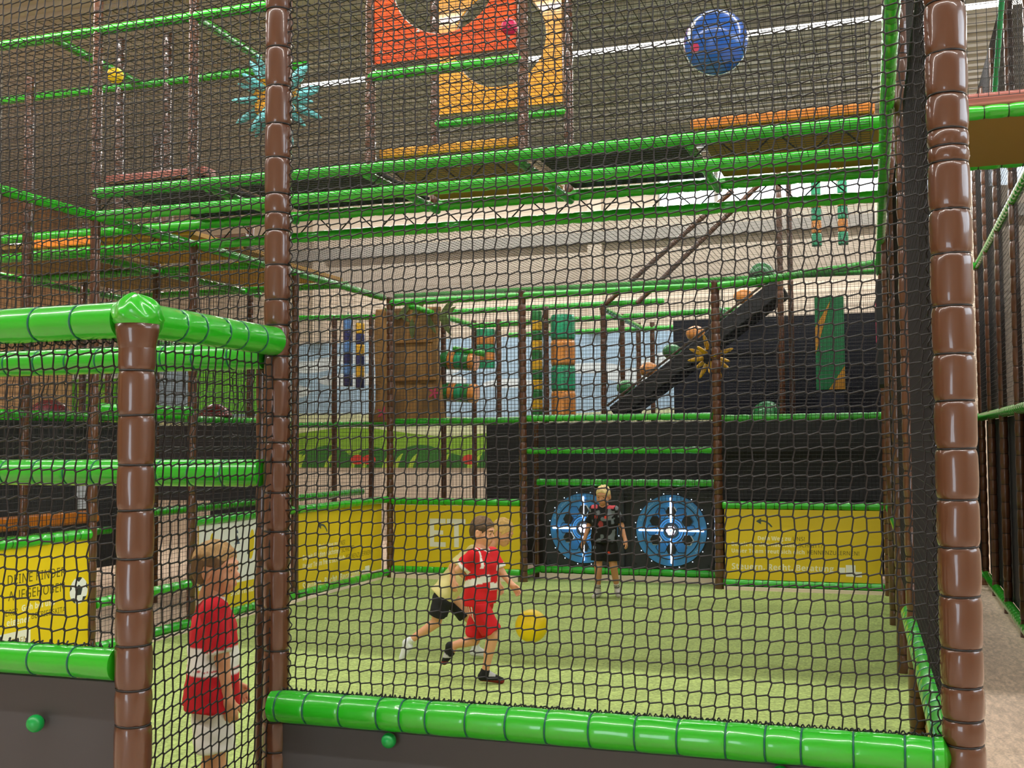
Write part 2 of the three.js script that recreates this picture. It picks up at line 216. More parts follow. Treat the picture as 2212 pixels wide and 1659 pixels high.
for (const [x, y, z, l] of [[-2.582, 0.817, -2.945, 'green plastic ball knob on the grey board at the lower left'], [-1.745, 0.615, ZF + 0.055, 'green plastic ball knob under the left half of the front rail'], [-0.35, 0.615, ZF + 0.055, 'green plastic ball knob under the right half of the front rail']]) {
  const g = thing('ball_knob', l, 'knob', [x, y, z], 'green ball knobs on the boards'); part('ball', new THREE.SphereGeometry(0.0275, 32, 20), std(0x0d9a45, 0.35), g); const s = new THREE.CylinderGeometry(0.008, 0.008, 0.05, 12); s.rotateX(Math.PI / 2); s.translate(0, 0, -0.035); part('stem', s, M.tieBlack, g); }
// front nets
net('black knotted net across the front of the pitch between the two tall posts', [-2.2, 0.76, ZF + 0.005], XX, YY, 2.36, 2.97, { near: 0.1, cell: 0.0455, r: 0.0028 });
net('black knotted net above the recess, left of the tall post', [-4.42, 2.1, ZF + 0.005], XX, YY, 2.14, 1.65, { near: 0.1, cell: 0.0455, r: 0.0028 });
net('black knotted net above the grey board at the lower left', [-3.6, 1.06, -2.985], XX, YY, 1.32, 0.98, { near: 0.2, cell: 0.047, r: 0.003 });
net('black knotted net in the side opening where the boy stands', [-2.245, 0.05, -3.04], NZ, YY, 0.76, 2.0, { near: 0.1, cell: 0.0465, r: 0.0029 });
net('black knotted net strip between the green rails left of the tall post', [-4.42, 1.64, ZF - 0.01], XX, YY, 2.06, 0.36, { near: 0.35, cell: 0.045, r: 0.002 });
{ // lacing along the tall post and the lumpy gathered net edge on the front rail
  const lace = (name, label, a, b, rad, turns, r) => { const pts = []; const A = V(...a), B = V(...b), d = B.clone().sub(A).normalize(), e = Math.abs(d.y) > 0.5 ? V(1, 0, 0) : V(0, 1, 0), f = d.clone().cross(e); const n = turns * 6; for (let i = 0; i <= n; i++) { const t = i / n, an = i / 6 * 6.283 + hash(i, 3) * 0.8, R = rad * (0.5 + hash(i, 9)); pts.push(A.clone().lerp(B, t).addScaledVector(e, Math.cos(an) * R).addScaledVector(f, Math.sin(an) * R)); } single(name, new THREE.TubeGeometry(new THREE.CatmullRomCurve3(pts), n * 2, r, 5), M.net, label, 'cord'); };
  lace('lacing_cord', 'black lacing cord along the bottom edge of the front net', [-2.2, 0.766, ZF + 0.02], [0.13, 0.766, ZF + 0.02], 0.005, 120, 0.0026);
  lace('lacing_cord', 'black lacing cord on the right of the tall left post', [-2.186, 0.76, ZF], [-2.186, 3.7, ZF], 0.006, 60, 0.0026);
  lace('lacing_cord', 'black lacing cord between the dark door post and the tall post', [-2.295, 0.05, ZF], [-2.295, 2.0, ZF], 0.009, 44, 0.003);
  lace('lacing_cord', 'black lacing cord on the left of the thick right post', [0.14, 0.76, ZF], [0.14, 3.7, ZF], 0.005, 60, 0.0026);
  lace('lacing_cord', 'black lacing cord under the bright green rail at the upper left', [-3.6, 2.025, -2.985], [-2.3, 2.032, -2.985], 0.01, 40, 0.0026);
  lace('lacing_cord', 'black lacing cord along the rail above the lower left board', [-3.6, 1.064, -2.985], [-2.3, 1.064, -2.985], 0.008, 40, 0.0026);
}

// ---------------------------------------------------------------- pitch frame: posts, top rails, barriers
const H = 3.55;
const post = (label, x, z, y0, y1, r = 0.045, mat = M.brown, o = {}) => tube('padded_post', label, 'post', [x, y0, z], [x, y1, z], r, mat, o);
const rail = (label, a, b, r = 0.04, mat = M.green, o = {}) => tube('padded_rail', label, 'rail', a, b, r, mat, o);
post('brown padded post where the bridge meets the left side of the pitch', XL, -7.5, 0, ROOF - 0.2, 0.042);
post('brown padded post left of the white and yellow banner', XL, -8.86, 0, H, 0.042);
post('brown padded post between the two banners on the left side', XL, -10.75, 0, H, 0.042);
post('brown padded post in the back left corner of the pitch', -5.96, ZB, 0, H, 0.045);
post('brown padded post left of the goal', -4.19, ZB, 0, H, 0.05);
post('brown padded post right of the goal', -1.84, ZB, 0, H, 0.055);
post('brown padded post at the near left of the pitch behind the kindergarten banner', XL, -5.9, 0, H, 0.042);
[[-6.5, 0.045], [-8.7, 0.045], [-10.9, 0.045], [-12.9, 0.045]].forEach(([z, r], i) => post(['nearest', 'second', 'third', 'farthest'][i] + ' brown padded post along the right side of the pitch', rx(z) - 0.02, z, 0, i < 2 ? 5.2 : 3.75, r, M.brown));
rail('green padded top rail along the left side of the pitch', [XL, H, ZF], [XL, H, -13.0], 0.04);
rail('green padded top rail along the right side of the pitch', [rx(-4) - 0.12, H, ZF], [rx(-13) - 0.05, H, -13.0], 0.04, M.green);
rail('green padded top rail over the back of the pitch', [-5.95, H - 0.07, ZB], [-1.3, H - 0.05, ZB], 0.045);
rail('green padded rail rising to the right above the back wall', [-1.8, H - 0.07, ZB + 0.05], [-0.02, 3.65, ZB + 0.05], 0.045);
rail('second green padded rail just above the back of the pitch', [-5.95, H + 0.03, ZB - 0.12], [-0.05, H + 0.03, ZB - 0.12], 0.03, M.green);
// barriers with banners
function banner(name, label, w, h, draw, pos, ry) { const W = 1024, Hh = Math.round(1024 * h / w); const t = canvasTex(W, Hh, draw); const f = std(0xffffff, 0.42, { map: t }); const e = std(0xc9a714, 0.6); const o = single(name, new THREE.BoxGeometry(w, h, 0.012), [e, e, e, e, f, e], label, 'banner'); o.position.set(...pos); o.rotation.y = ry; return o; }
const YEL = '#e2c41c';
const txt = (g, s, x, y, px, col, weight = '', al = 'left') => { g.fillStyle = col; g.font = weight + ' ' + px + 'px sans-serif'; g.textAlign = al; g.fillText(s, x, y); };
function reachUs(g, w, h) {
  g.fillStyle = YEL; g.fillRect(0, 0, w, h); const k = w / 1024;
  g.strokeStyle = '#3c4a52'; g.lineWidth = 10 * k; g.beginPath(); g.moveTo(318 * k, 118 * k); g.quadraticCurveTo(285 * k, 70 * k, 240 * k, 78 * k); g.stroke(); g.fillStyle = '#3c4a52'; g.beginPath(); g.moveTo(212 * k, 80 * k); g.lineTo(248 * k, 58 * k); g.lineTo(246 * k, 100 * k); g.fill();
  const a = (s, x, y, p, c, wt) => txt(g, s, x * k, y * k, p * k, c, wt), wht = '#f2ecd2', dk = '#5a4f18';
  a('Dein Weg zu', 220, 208, 38, wht, 'bold'); a('UNS!', 452, 208, 38, dk);
  a('Bereit für den nächsten', 42, 250, 38, wht, 'bold'); a('SCHRITT?', 490, 250, 38, dk);
  a('Unser Team freut sich dich', 42, 296, 38, wht, 'bold'); a('KENNENZULERNEN!', 545, 296, 38, dk);
  a('Steuern. Recht. Beratung', 42, 408, 56, wht, 'bold');
  g.fillStyle = '#f6f4ee'; g.fillRect(752 * k, 378 * k, 38 * k, 40 * k); g.fillRect(794 * k, 360 * k, 62 * k, 76 * k); g.fillRect(856 * k, 404 * k, 40 * k, 34 * k);
}
banner('advertising_banner', 'yellow banner with several lines of text, right of the goal', 1.70, 0.79, reachUs, [-0.92, 0.525, ZB + 0.02], 0);
banner('advertising_banner', 'yellow banner with text on the left side, next to the back corner', 2.1, 0.82, (g, w, h) => reachUs(g, w, h), [XL, 0.53, -11.88], Math.PI / 2);
banner('advertising_banner', 'yellow banner with big white ET letters, left of the goal', 1.68, 0.76, (g, w, h) => { g.fillStyle = YEL; g.fillRect(0, 0, w, h); g.fillStyle = '#e9e6dc'; const s = (x, y, a, b) => g.fillRect(x, y, a, b); s(300, 100, 36, 210); s(300, 100, 130, 36); s(300, 188, 110, 32); s(300, 276, 130, 36); s(440, 100, 150, 36); s(498, 100, 38, 212); }, [-5.06, 0.54, ZB + 0.02], 0);
banner('advertising_banner', 'white and yellow banner with little rockets behind the boy', 1.66, 0.85, (g, w, h) => {
  g.fillStyle = '#eeede9'; g.fillRect(0, 0, w, h); g.fillStyle = YEL; g.fillRect(0, h * 0.70, w, h * 0.3);
  for (const [x, y, s] of [[130, 120, 1], [560, 150, 1.3], [880, 60, 0.9], [700, 300, 0.6]]) { g.fillStyle = YEL; g.beginPath(); g.ellipse(x, y, 24 * s, 70 * s, 0.1, 0, 7); g.fill(); g.fillStyle = '#2c3340'; g.beginPath(); g.arc(x - 28 * s, y + 36 * s, 10 * s, 0, 7); g.fill(); }
  g.fillStyle = '#49546e'; for (const [x, y, s] of [[400, 110, 1], [760, 130, 1.5], [400, 60, 0.4]]) { g.beginPath(); g.moveTo(x - 30 * s, y + 26 * s); g.lineTo(x, y - 30 * s); g.lineTo(x + 30 * s, y + 26 * s); g.fill(); }
  g.strokeStyle = '#2c3340'; g.lineWidth = 8; g.beginPath(); g.moveTo(640, 210); g.lineTo(600, 340); g.stroke();
  txt(g, 'Steuern. Recht. Beratung', 330, h * 0.84, 46, '#f4f0da', 'bold');
}, [XL, 0.515, -9.8], Math.PI / 2);
banner('advertising_banner', 'yellow kindergarten banner with a printed football, far left', 1.66, 0.86, (g, w, h) => {
  g.fillStyle = '#f0cf10'; g.fillRect(0, 0, w, h); const dk = '#4a4312';
  txt(g, 'DEINE KINDER', 806, 158, 58, dk, '', 'right'); txt(g, 'AUFGEHOBEN', 806, 230, 58, dk, '', 'right');
  txt(g, 'ERE?', 420, 296, 38, dk, ''); txt(g, 'Geh bei uns', 520, 286, 38, '#fbf6dd', 'bold'); txt(g, 'eigener', 430, 340, 40, '#fbf6dd', 'bold'); txt(g, 'BETRIEBSKITA', 582, 330, 36, dk);
  g.fillStyle = '#f4f0e2'; g.fillRect(380, 372, 200, 90); txt(g, 'ERDEN', 440, 430, 40, '#b8a24a');
  g.fillStyle = '#f3f3f0'; g.beginPath(); g.arc(900, 240, 64, 0, 7); g.fill(); g.fillStyle = '#33383c';
  const pent = (x, y, r, a) => { g.beginPath(); for (let i = 0; i < 5; i++) g.lineTo(x + r * Math.cos(a + i * 1.2566), y + r * Math.sin(a + i * 1.2566)); g.fill(); };
  g.save(); g.beginPath(); g.arc(900, 240, 64, 0, 7); g.clip(); pent(900, 240, 28, -1.57); for (let i = 0; i < 5; i++) pent(900 + 74 * Math.cos(-1.57 + i * 1.2566), 240 + 64 * Math.sin(-1.57 + i * 1.2566), 23, 1.57); g.restore();
}, [XL, 0.515, -6.72], Math.PI / 2);
const railB = (l, a, b, m = M.green) => rail(l, a, b, 0.045, m, { space: 0.14 });
railB('green padded rail over the yellow banner right of the goal', [-1.79, 0.965, ZB + 0.01], [-0.05, 0.965, ZB + 0.01]);
railB('green padded floor rail under the yellow banner right of the goal', [-1.79, 0.085, ZB + 0.01], [-0.05, 0.085, ZB + 0.01]);
railB('green padded rail over the ET banner', [-5.92, 0.965, ZB + 0.01], [-4.23, 0.965, ZB + 0.01]);
railB('green padded floor rail under the ET banner', [-5.92, 0.12, ZB + 0.01], [-4.23, 0.12, ZB + 0.01], M.green);
railB('green padded rail over the yellow text banner on the left side', [XL, 0.985, -10.8], [XL + 0.06, 0.985, -12.96]);
railB('green padded floor rail under the yellow text banner on the left side', [XL, 0.075, -10.8], [XL + 0.06, 0.075, -12.96]);
railB('green padded rail over the white and yellow banner', [XL, 0.985, -8.9], [XL, 0.985, -10.7]);
railB('green padded floor rail under the white and yellow banner', [XL, 0.075, -8.9], [XL, 0.075, -10.7]);
railB('green padded rail over the kindergarten banner', [XL, 0.985, -5.9], [XL, 0.985, -7.46]);
railB('green padded floor rail under the kindergarten banner', [XL, 0.06, -5.9], [XL, 0.06, -7.46]);
railB('green padded knee rail across the opening in the left side', [XL, 0.425, -7.54], [XL, 0.425, -8.82]);
railB('green padded floor rail across the opening in the left side', [XL, 0.07, -7.54], [XL, 0.07, -8.82]);
railB('green padded lintel over the opening in the left side', [XL, 1.995, -7.54], [XL, 2.0, -8.82]);
railB('second green rail just behind the top of the white and yellow banner', [XL - 0.5, 1.06, -8.9], [XL - 0.5, 1.06, -13.4]);
for (const [l, g] of [['pale wooden kerb along the back left of the pitch', box(-5.92, -4.25, 0.012, 0.085, ZB + 0.03, ZB + 0.06)], ['pale wooden kerb along the back right of the pitch', box(-1.78, -0.05, 0.012, 0.05, ZB + 0.05, ZB + 0.08)], ['pale wooden kerb under the goal', box(-4.1, -1.9, 0.012, 0.08, -13.38, -13.35)], ['pale wooden kerb along the left side of the pitch', box(XL + 0.05, XL + 0.075, 0.012, 0.04, -12.95, -7.5)]]) single('kerb', g, M.plinth, l, 'kerb');

// ---------------------------------------------------------------- the goal: two round targets
const ZG = -13.45;
railB('green padded crossbar above the two round targets', [-4.15, 1.195, ZG], [-1.9, 1.195, ZG]);
railB('green padded floor rail below the two round targets', [-4.1, 0.12, ZG + 0.03], [-1.88, 0.12, ZG + 0.03]);
rail('short green floor rail turning into the goal on the left', [-4.22, 0.1, ZB + 0.02], [-4.12, 0.12, ZG], 0.04, M.green, { space: 0.14 });
tube('padded_post', 'thin brown padded post just inside the goal on the left', 'post', [-4.16, 0, ZG], [-4.16, 1.95, ZG], 0.03, M.brown);
{ const led = new THREE.MeshStandardMaterial({ color: 0xffffff, emissive: new THREE.Color(0.62, 0.80, 1), emissiveIntensity: 2.6 });
  const blue = std(0x3d86c6, 0.4), blueDark = std(0x2a6fae, 0.4), hexD = std(0x0d1014, 0.45), rim = std(0x1f4f7e, 0.5), pale = std(0xcfd6e4, 0.5), pink = new THREE.MeshStandardMaterial({ color: 0xe9c8e6, emissive: new THREE.Color(0.7, 0.5, 0.9), emissiveIntensity: 1.2 });
  const hexG = (r, d) => { const g = new THREE.CylinderGeometry(r, r, d, 6); g.rotateX(Math.PI / 2); g.rotateZ(Math.PI / 6); return g; };
  const gDark = hexG(0.066, 0.012), gEdge = hexG(0.074, 0.008), gBlue = hexG(0.066, 0.01), hole = new THREE.CylinderGeometry(0.012, 0.012, 0.008, 12).rotateX(Math.PI / 2), dot = new THREE.SphereGeometry(0.006, 8, 6);
  const ringText = canvasTex(1024, 1024, (g) => { g.fillStyle = '#3d86c6'; g.fillRect(0, 0, 1024, 1024); g.translate(512, 512); g.fillStyle = '#b9d4ea'; g.font = 'bold 40px sans-serif'; g.textAlign = 'center'; g.globalAlpha = 0.6; const ring = (s, a) => { for (let i = 0; i < s.length; i++) { g.save(); g.rotate(a + i * 0.062); g.fillText(s[i], 0, -452); g.restore(); } }; ring('Direct shooting', -1.25); ring('Passing', 1.9); ring('Shooting', 0.6); });
  const ringMat = std(0xffffff, 0.4, { map: ringText });
  [[-3.55, 0.635, 'left round football target with a glowing cross, behind the goalkeeper'], [-2.467, 0.628, 'right round football target with a glowing cross']].forEach(([x, y, l]) => {
    const t = thing('round_target', l, 'target', [x, y, ZG - 0.02], 'round targets in the goal');
    const pnl = part('panel', rbox(1.0, 0.94, 0.05, 0.03, 3), M.charcoal, t);
    for (const sx of [-1, 1]) for (const sy of [-1, 1]) { const m = part('bolt', hole, M.black, pnl); m.position.set(sx * 0.44, sy * 0.41, 0.027); }
    const d = new THREE.CylinderGeometry(0.425, 0.425, 0.024, 64); d.rotateX(Math.PI / 2); { const p = d.attributes.position, uv = d.attributes.uv; for (let i = 0; i < p.count; i++) uv.setXY(i, 0.5 + p.getX(i) / 0.85, 0.5 + p.getY(i) / 0.85); }
    part('disc', d, ringMat, t).position.z = 0.034;
    part('ring', new THREE.TorusGeometry(0.345, 0.006, 6, 64), hexD, t).position.z = 0.047; part('ring', new THREE.TorusGeometry(0.15, 0.006, 6, 48), hexD, t).position.z = 0.047; part('ring', new THREE.TorusGeometry(0.118, 0.005, 6, 48), rim, t).position.z = 0.047;
    for (let i = 0; i < 6; i++) { const a = i * Math.PI / 3 + Math.PI / 6, X = 0.222 * Math.cos(a), Y = 0.222 * Math.sin(a); part('hexagon_edge', gEdge, i % 2 ? pale : rim, t).position.set(X + 0.006, Y, 0.046); part('hexagon', gDark, hexD, t).position.set(X, Y, 0.049); }
    for (let i = 0; i < 6; i++) { const a = i * Math.PI / 3; part('hexagon', gEdge, hexD, t).position.set(0.222 * Math.cos(a) * 1.06, 0.222 * Math.sin(a) * 1.06, 0.045); part('hexagon', gBlue, blueDark, t).position.set(0.222 * Math.cos(a) * 1.06, 0.222 * Math.sin(a) * 1.06, 0.048); }
    for (let i = 0; i < 4; i++) { const b = rbox(0.022, 0.30, 0.02, 0.008); b.translate(0, 0.245, 0.06); b.rotateZ(i * Math.PI / 2); part('light_bar', b, led, t); }
    const hub = new THREE.CylinderGeometry(0.085, 0.09, 0.02, 40); hub.rotateX(Math.PI / 2); const hubM = part('hub', hub, hexD, t); hubM.position.z = 0.055;
    for (let i = 0; i < 6; i++) { const q = hexG(0.024, 0.012); const m = part('emblem_tile', q, i % 2 ? pink : pale, hubM); m.position.set(0.036 * Math.cos(i * 1.047), 0.036 * Math.sin(i * 1.047), 0.013); }
    for (let i = 0; i < 16; i++) { const a = i * 0.3927 + 0.2; part('status_light', dot, led, t).position.set(0.445 * Math.cos(a), 0.445 * Math.sin(a), 0.03); }
    const L = new THREE.PointLight(new THREE.Color(0.6, 0.8, 1), 0.12, 0); L.position.set(x, y, ZG + 0.12); L.castShadow = true; scene.add(L);
  });
  single('goal_backing', box(-4.1, -1.9, 0.16, 1.16, ZG - 0.1, ZG - 0.06), M.charcoal, 'dark backing board behind the two round targets', 'board');
}

// ---------------------------------------------------------------- side and ceiling nets of the pitch
net('black net over the front half of the pitch, at the height of the bridge', [XL, H - 0.01, -7.5], XX, ZZ, 6.0, 3.6, { cell: 0.055, r: 0.0022 });
net('black net over the back half of the pitch', [XL, H - 0.02, -13], XX, ZZ, 6.0, 4.1, { cell: 0.05, r: 0.0023 });
net('black net along the left side of the pitch above the banners', [XL - 0.01, 1.03, -5.9], NZ, YY, 7.05, 2.48, { cell: 0.05, r: 0.0021 });
net('black net in the knee-high gap of the left opening', [XL, 0.1, -7.54], NZ, YY, 1.28, 0.3, { cell: 0.045, r: 0.0018 });
net('black net above the back wall of the pitch', [-5.92, 1.0, ZB - 0.02], XX, YY, 5.85, 2.5, { cell: 0.045, r: 0.0022 });
net('black net along the right side of the pitch', [rx(ZF) - 0.02, 0.7, ZF - 0.05], V(-0.02, 0, -1).normalize().toArray(), YY, 9.0, 2.85, { cell: 0.045, r: 0.0021 });
net('upper black net along the right side beside the bridge', [rx(-6) , H + 0.05, -4.0], NZ, YY, 5.0, 1.6, { cell: 0.05, r: 0.002 });
rail('green padded rail along the bottom of the right side net', [rx(ZF) - 0.03, 0.70, ZF - 0.12], [rx(-6.9) - 0.03, 0.70, -6.9], 0.05, M.green, { near: 1, seg: 24, tieMat: M.tieTeal, pinch: 0.07, w: 0.006, wr: 0.04, seed: 31 });
rail('green padded rail on the right side farther back, above the banner height', [rx(-8.8), 0.97, -8.8], [rx(-12.8), 0.97, -12.8], 0.045, M.green, { space: 0.14 });
single('barrier_board', box(rx(-5.4) + 0.0, rx(-5.4) + 0.02, 0.02, 0.64, -6.8, -4.0), std(0xb5a05a, 0.6), 'ochre board under the green rail on the right side', 'board');
single('barrier_board', box(rx(-10.8) + 0.02, rx(-10.8) + 0.04, 0.1, 0.92, -12.7, -8.9), std(0x6f8a46, 0.7), 'olive board along the right side near the back', 'board');
{ const g = thing('scoreboard', 'thin dark scoreboard with a pink display on the right side', 'scoreboard', [-0.035, 2.25, -12.2]); part('housing', box(-0.03, 0.03, 0, 1.05, -0.4, 0.5), M.charcoal, g); part('display', box(-0.036, -0.03, 0.42, 0.82, -0.2, 0.45), std(0xff5a86, 0.5), g); }
{ const s = single('notice_sign', rbox(0.012, 0.46, 0.22, 0.004), M.white, 'white notice sign on the right side by the back banner', 'sign'); s.position.set(rx(-9.2) - 0.03, 0.92, -9.3); }

// ---------------------------------------------------------------- the bridge over the pitch
const ZA = -7.5, ZC = -8.9, DECK = 3.74;
function truss(label, z, x0, x1, mat, mat2) {
  const g = thing('bridge_truss', label, 'truss', [x0, 0, z], 'bridge trusses'); const L = x1 - x0;
  for (const [n, y, m] of [['upper_chord', DECK, mat], ['lower_chord', H, mat2]]) { const t = tubeGeo(L, 0.048, spaced(L, 0.15), { seg: 16, pinch: 0.1 }); t.rotateZ(-Math.PI / 2); t.translate(0, y, 0); part(n, t, m, g); }
  const s = 0.2, n = Math.floor(L / s); for (let i = 0; i < n; i++) { const up = i % 2 === 0, a = V(i * s, up ? H : DECK, 0), b = V((i + 1) * s, up ? DECK : H, 0), d = b.clone().sub(a), q = new THREE.CylinderGeometry(0.006, 0.006, d.length(), 6); const m = part('truss_bar', q, M.rod, g); m.position.copy(a).add(b).multiplyScalar(0.5); m.quaternion.setFromUnitVectors(V(0, 1, 0), d.normalize()); }
  return g;
}
truss('front green truss of the bridge above the pitch', ZA, XL, 0.03, M.green, M.green);
truss('rear green truss of the bridge above the pitch', ZC, -8.6, 0.0, M.green, M.green);
rail('green cross rail under the deck at the left third of the bridge', [-3.63, DECK - 0.04, ZA], [-3.63, DECK - 0.04, ZC], 0.035, M.green);
rail('green cross rail under the deck in the middle of the bridge', [-2.44, DECK - 0.04, ZA], [-2.44, DECK - 0.04, ZC], 0.035, M.green);
rail('green cross rail under the deck at the right third of the bridge', [-1.22, DECK - 0.04, ZA], [-1.22, DECK - 0.04, ZC], 0.035, M.green);
rail('green cross rail under the deck at the left end of the bridge', [-5.0, DECK - 0.04, ZA], [-5.0, DECK - 0.04, ZC], 0.035, M.green);
function slotted(w, d) { const s = new THREE.Shape(); s.moveTo(0, 0); s.lineTo(w, 0); s.lineTo(w, d); s.lineTo(0, d); s.closePath(); const nx = Math.floor(w / 0.085), nz = Math.floor(d / 0.075);
  for (let j = 0; j < nz; j++) for (let i = 0; i < nx; i++) { const x = 0.03 + i * (w - 0.04) / nx + (j % 2) * 0.02, y = 0.03 + j * (d - 0.05) / nz; const h = new THREE.Path(); h.moveTo(x, y); h.lineTo(x, y + 0.03); h.lineTo(x + 0.045, y + 0.03); h.lineTo(x + 0.045, y); h.closePath(); s.holes.push(h); }
  const g = new THREE.ExtrudeGeometry(s, { depth: 0.02, bevelEnabled: false }); g.rotateX(Math.PI / 2); return g; }
[[-6.0, -5.05, 0, 'dark slotted deck panel at the left end of the bridge'], [-4.95, -3.68, 1, 'black slotted deck panel of the bridge above the tall post'], [-3.58, -2.49, 2, 'brown deck panel of the bridge below the orange panel'], [-2.39, -1.27, 1, 'black slotted deck panel in the middle of the bridge'], [-1.17, 0.0, 2, 'brown deck panel at the right end of the bridge']].forEach(([a, b, k, l]) => {
  const m = k === 2 ? single('deck_panel', rbox(b - a, 0.03, ZA - ZC - 0.1, 0.005), M.deck, l, 'panel') : single('deck_panel', slotted(b - a, ZA - ZC - 0.1), M.navy, l, 'panel');
  if (k === 2) m.position.set((a + b) / 2, DECK + 0.056, (ZA + ZC) / 2); else m.position.set(a, DECK + 0.066, ZC + 0.05); });
const mat1 = (l, a, b, m, y = DECK + 0.115, z = ZA - 0.12, h = 0.08) => { const o = single('foam_mat', rbox(b - a, h, 0.16, 0.02, 3), m, l, 'mat'); o.position.set((a + b) / 2, y, z); };
mat1('pink foam mat on the left end of the bridge', -6.0, -5.05, M.pinkMat);
mat1('yellow foam mat on the bridge below the orange panel', -3.55, -2.45, M.yellowMat);
mat1('orange foam mat on the right end of the bridge', -1.22, -0.02, M.orangeMat);
[[-3.597, 'left of the orange panel'], [-2.40, 'right of the orange panel'], [-5.137, 'near its left end']].forEach(([x, w]) => post('brown padded post on the front of the bridge, ' + w, x, ZA, DECK, ROOF - 0.25, 0.042, M.brown));
[[-3.65, 'left of the yellow panel'], [-2.45, 'right of the yellow panel'], [-6.92, 'far left, seen through the net'], [-6.386, 'behind the yellow ball']].forEach(([x, w]) => post('brown padded post on the rear of the bridge, ' + w, x, ZC, DECK, 5.6, 0.042));
rail('green padded hand rail below the orange panel', [-3.6, 4.43, ZA], [-2.4, 4.43, ZA], 0.042, M.green);
rail('green padded hand rail below the yellow panel', [-3.65, 4.45, ZC], [-2.45, 4.45, ZC], 0.04);
rail('green padded top rail of the bridge front at the upper left', [-8.6, 5.07, ZA], [-4.3, 5.09, ZA], 0.042);
rail('green padded top rail of the bridge rear at the upper left', [-8.6, 5.15, ZC], [-4.9, 5.12, ZC], 0.042, M.green);
rail('green padded cross rail above the bridge near the star', [-5.1, 5.07, ZA], [-5.4, 5.25, ZC], 0.04);
rail('green padded cross rail above the left end of the bridge', [-6.5, 5.08, ZA], [-6.7, 5.14, ZC], 0.04, M.green);
function holePanel(name, label, x0, x1, y0, y1, z, cx, cy, r, mat, bolts) {
  const s = new THREE.Shape(); s.moveTo(x0, y0); s.lineTo(x1, y0); s.lineTo(x1, y1); s.lineTo(x0, y1); s.closePath(); const h = new THREE.Path(); h.absarc(cx, cy, r, 0, Math.PI * 2, true); s.holes.push(h);
  const g = new THREE.ExtrudeGeometry(s, { depth: 0.03, bevelEnabled: true, bevelSize: 0.006, bevelThickness: 0.006, curveSegments: 64 }); g.translate(0, 0, z - 0.015);
  const t = thing(name, label, 'panel'); const sheet = part('sheet', g, mat, t); const rim = new THREE.TorusGeometry(r, 0.012, 8, 64); rim.translate(cx, cy, z); part('rim', rim, M.steel, t);
  for (const [x, y] of bolts) { const b = new THREE.SphereGeometry(0.014, 12, 8); b.translate(x, y, z + 0.02); part('bolt', b, M.steel, sheet); } }
holePanel('hole_panel', 'bright orange panel with a large round hole on the bridge front', -3.55, -2.45, 4.52, 5.6, ZA, -2.995, 5.10, 0.42, M.orangePanel, [[-3.5, 4.6], [-2.5, 4.6], [-3.2, 4.72]]);
holePanel('hole_panel', 'yellow panel with a large round hole on the bridge rear', -3.60, -2.5, 4.53, 5.7, ZC, -3.05, 5.13, 0.42, M.yellowPanel, [[-3.5, 4.6], [-2.6, 4.6]]);
net('black net on the front of the bridge', [XL, DECK + 0.04, ZA + 0.03], XX, YY, 6.1, 1.7, { cell: 0.05, r: 0.0017 });
net('black net on the rear of the bridge', [-8.6, DECK + 0.04, ZC - 0.03], XX, YY, 8.6, 1.7, { cell: 0.05, r: 0.0017 });
{ // foam star on the bridge
  const t = thing('foam_star', 'spiky light blue and yellow foam star behind the tall post', 'foam star', [-4.62, 4.49, -7.9]); const cy = vinyl(0x6fd0d6, 0.5), ye = vinyl(0xf3ac12, 0.5);
  part('core', rbox(0.3, 0.3, 0.24, 0.04, 3), ye, t); part('stem', new THREE.CylinderGeometry(0.02, 0.02, 0.6, 12).translate(0, -0.39, 0), M.brown, t); const core2 = part('core', rbox(0.3, 0.3, 0.2, 0.04, 3), ye, t); core2.rotation.z = 0.785;
  const spike = new THREE.LatheGeometry([[0.004, 0], [0.032, 0.0], [0.034, 0.06], [0.028, 0.14], [0.018, 0.2], [0.006, 0.225], [0, 0.228]].map((q) => new THREE.Vector2(...q)), 14);
  for (let i = 0; i < 34; i++) { const a = i * 2.39996, zc = 1 - 2 * (i + 0.5) / 34, rr = Math.sqrt(1 - zc * zc), d = V(rr * Math.cos(a), rr * Math.sin(a), zc * 0.7).normalize(); if (d.z < -0.75) continue; const m = part('spike', spike, cy, t); m.position.copy(d).multiplyScalar(0.14); m.quaternion.setFromUnitVectors(V(0, 1, 0), d); m.scale.setScalar(0.85 + 0.3 * hash(i, 3)); } }

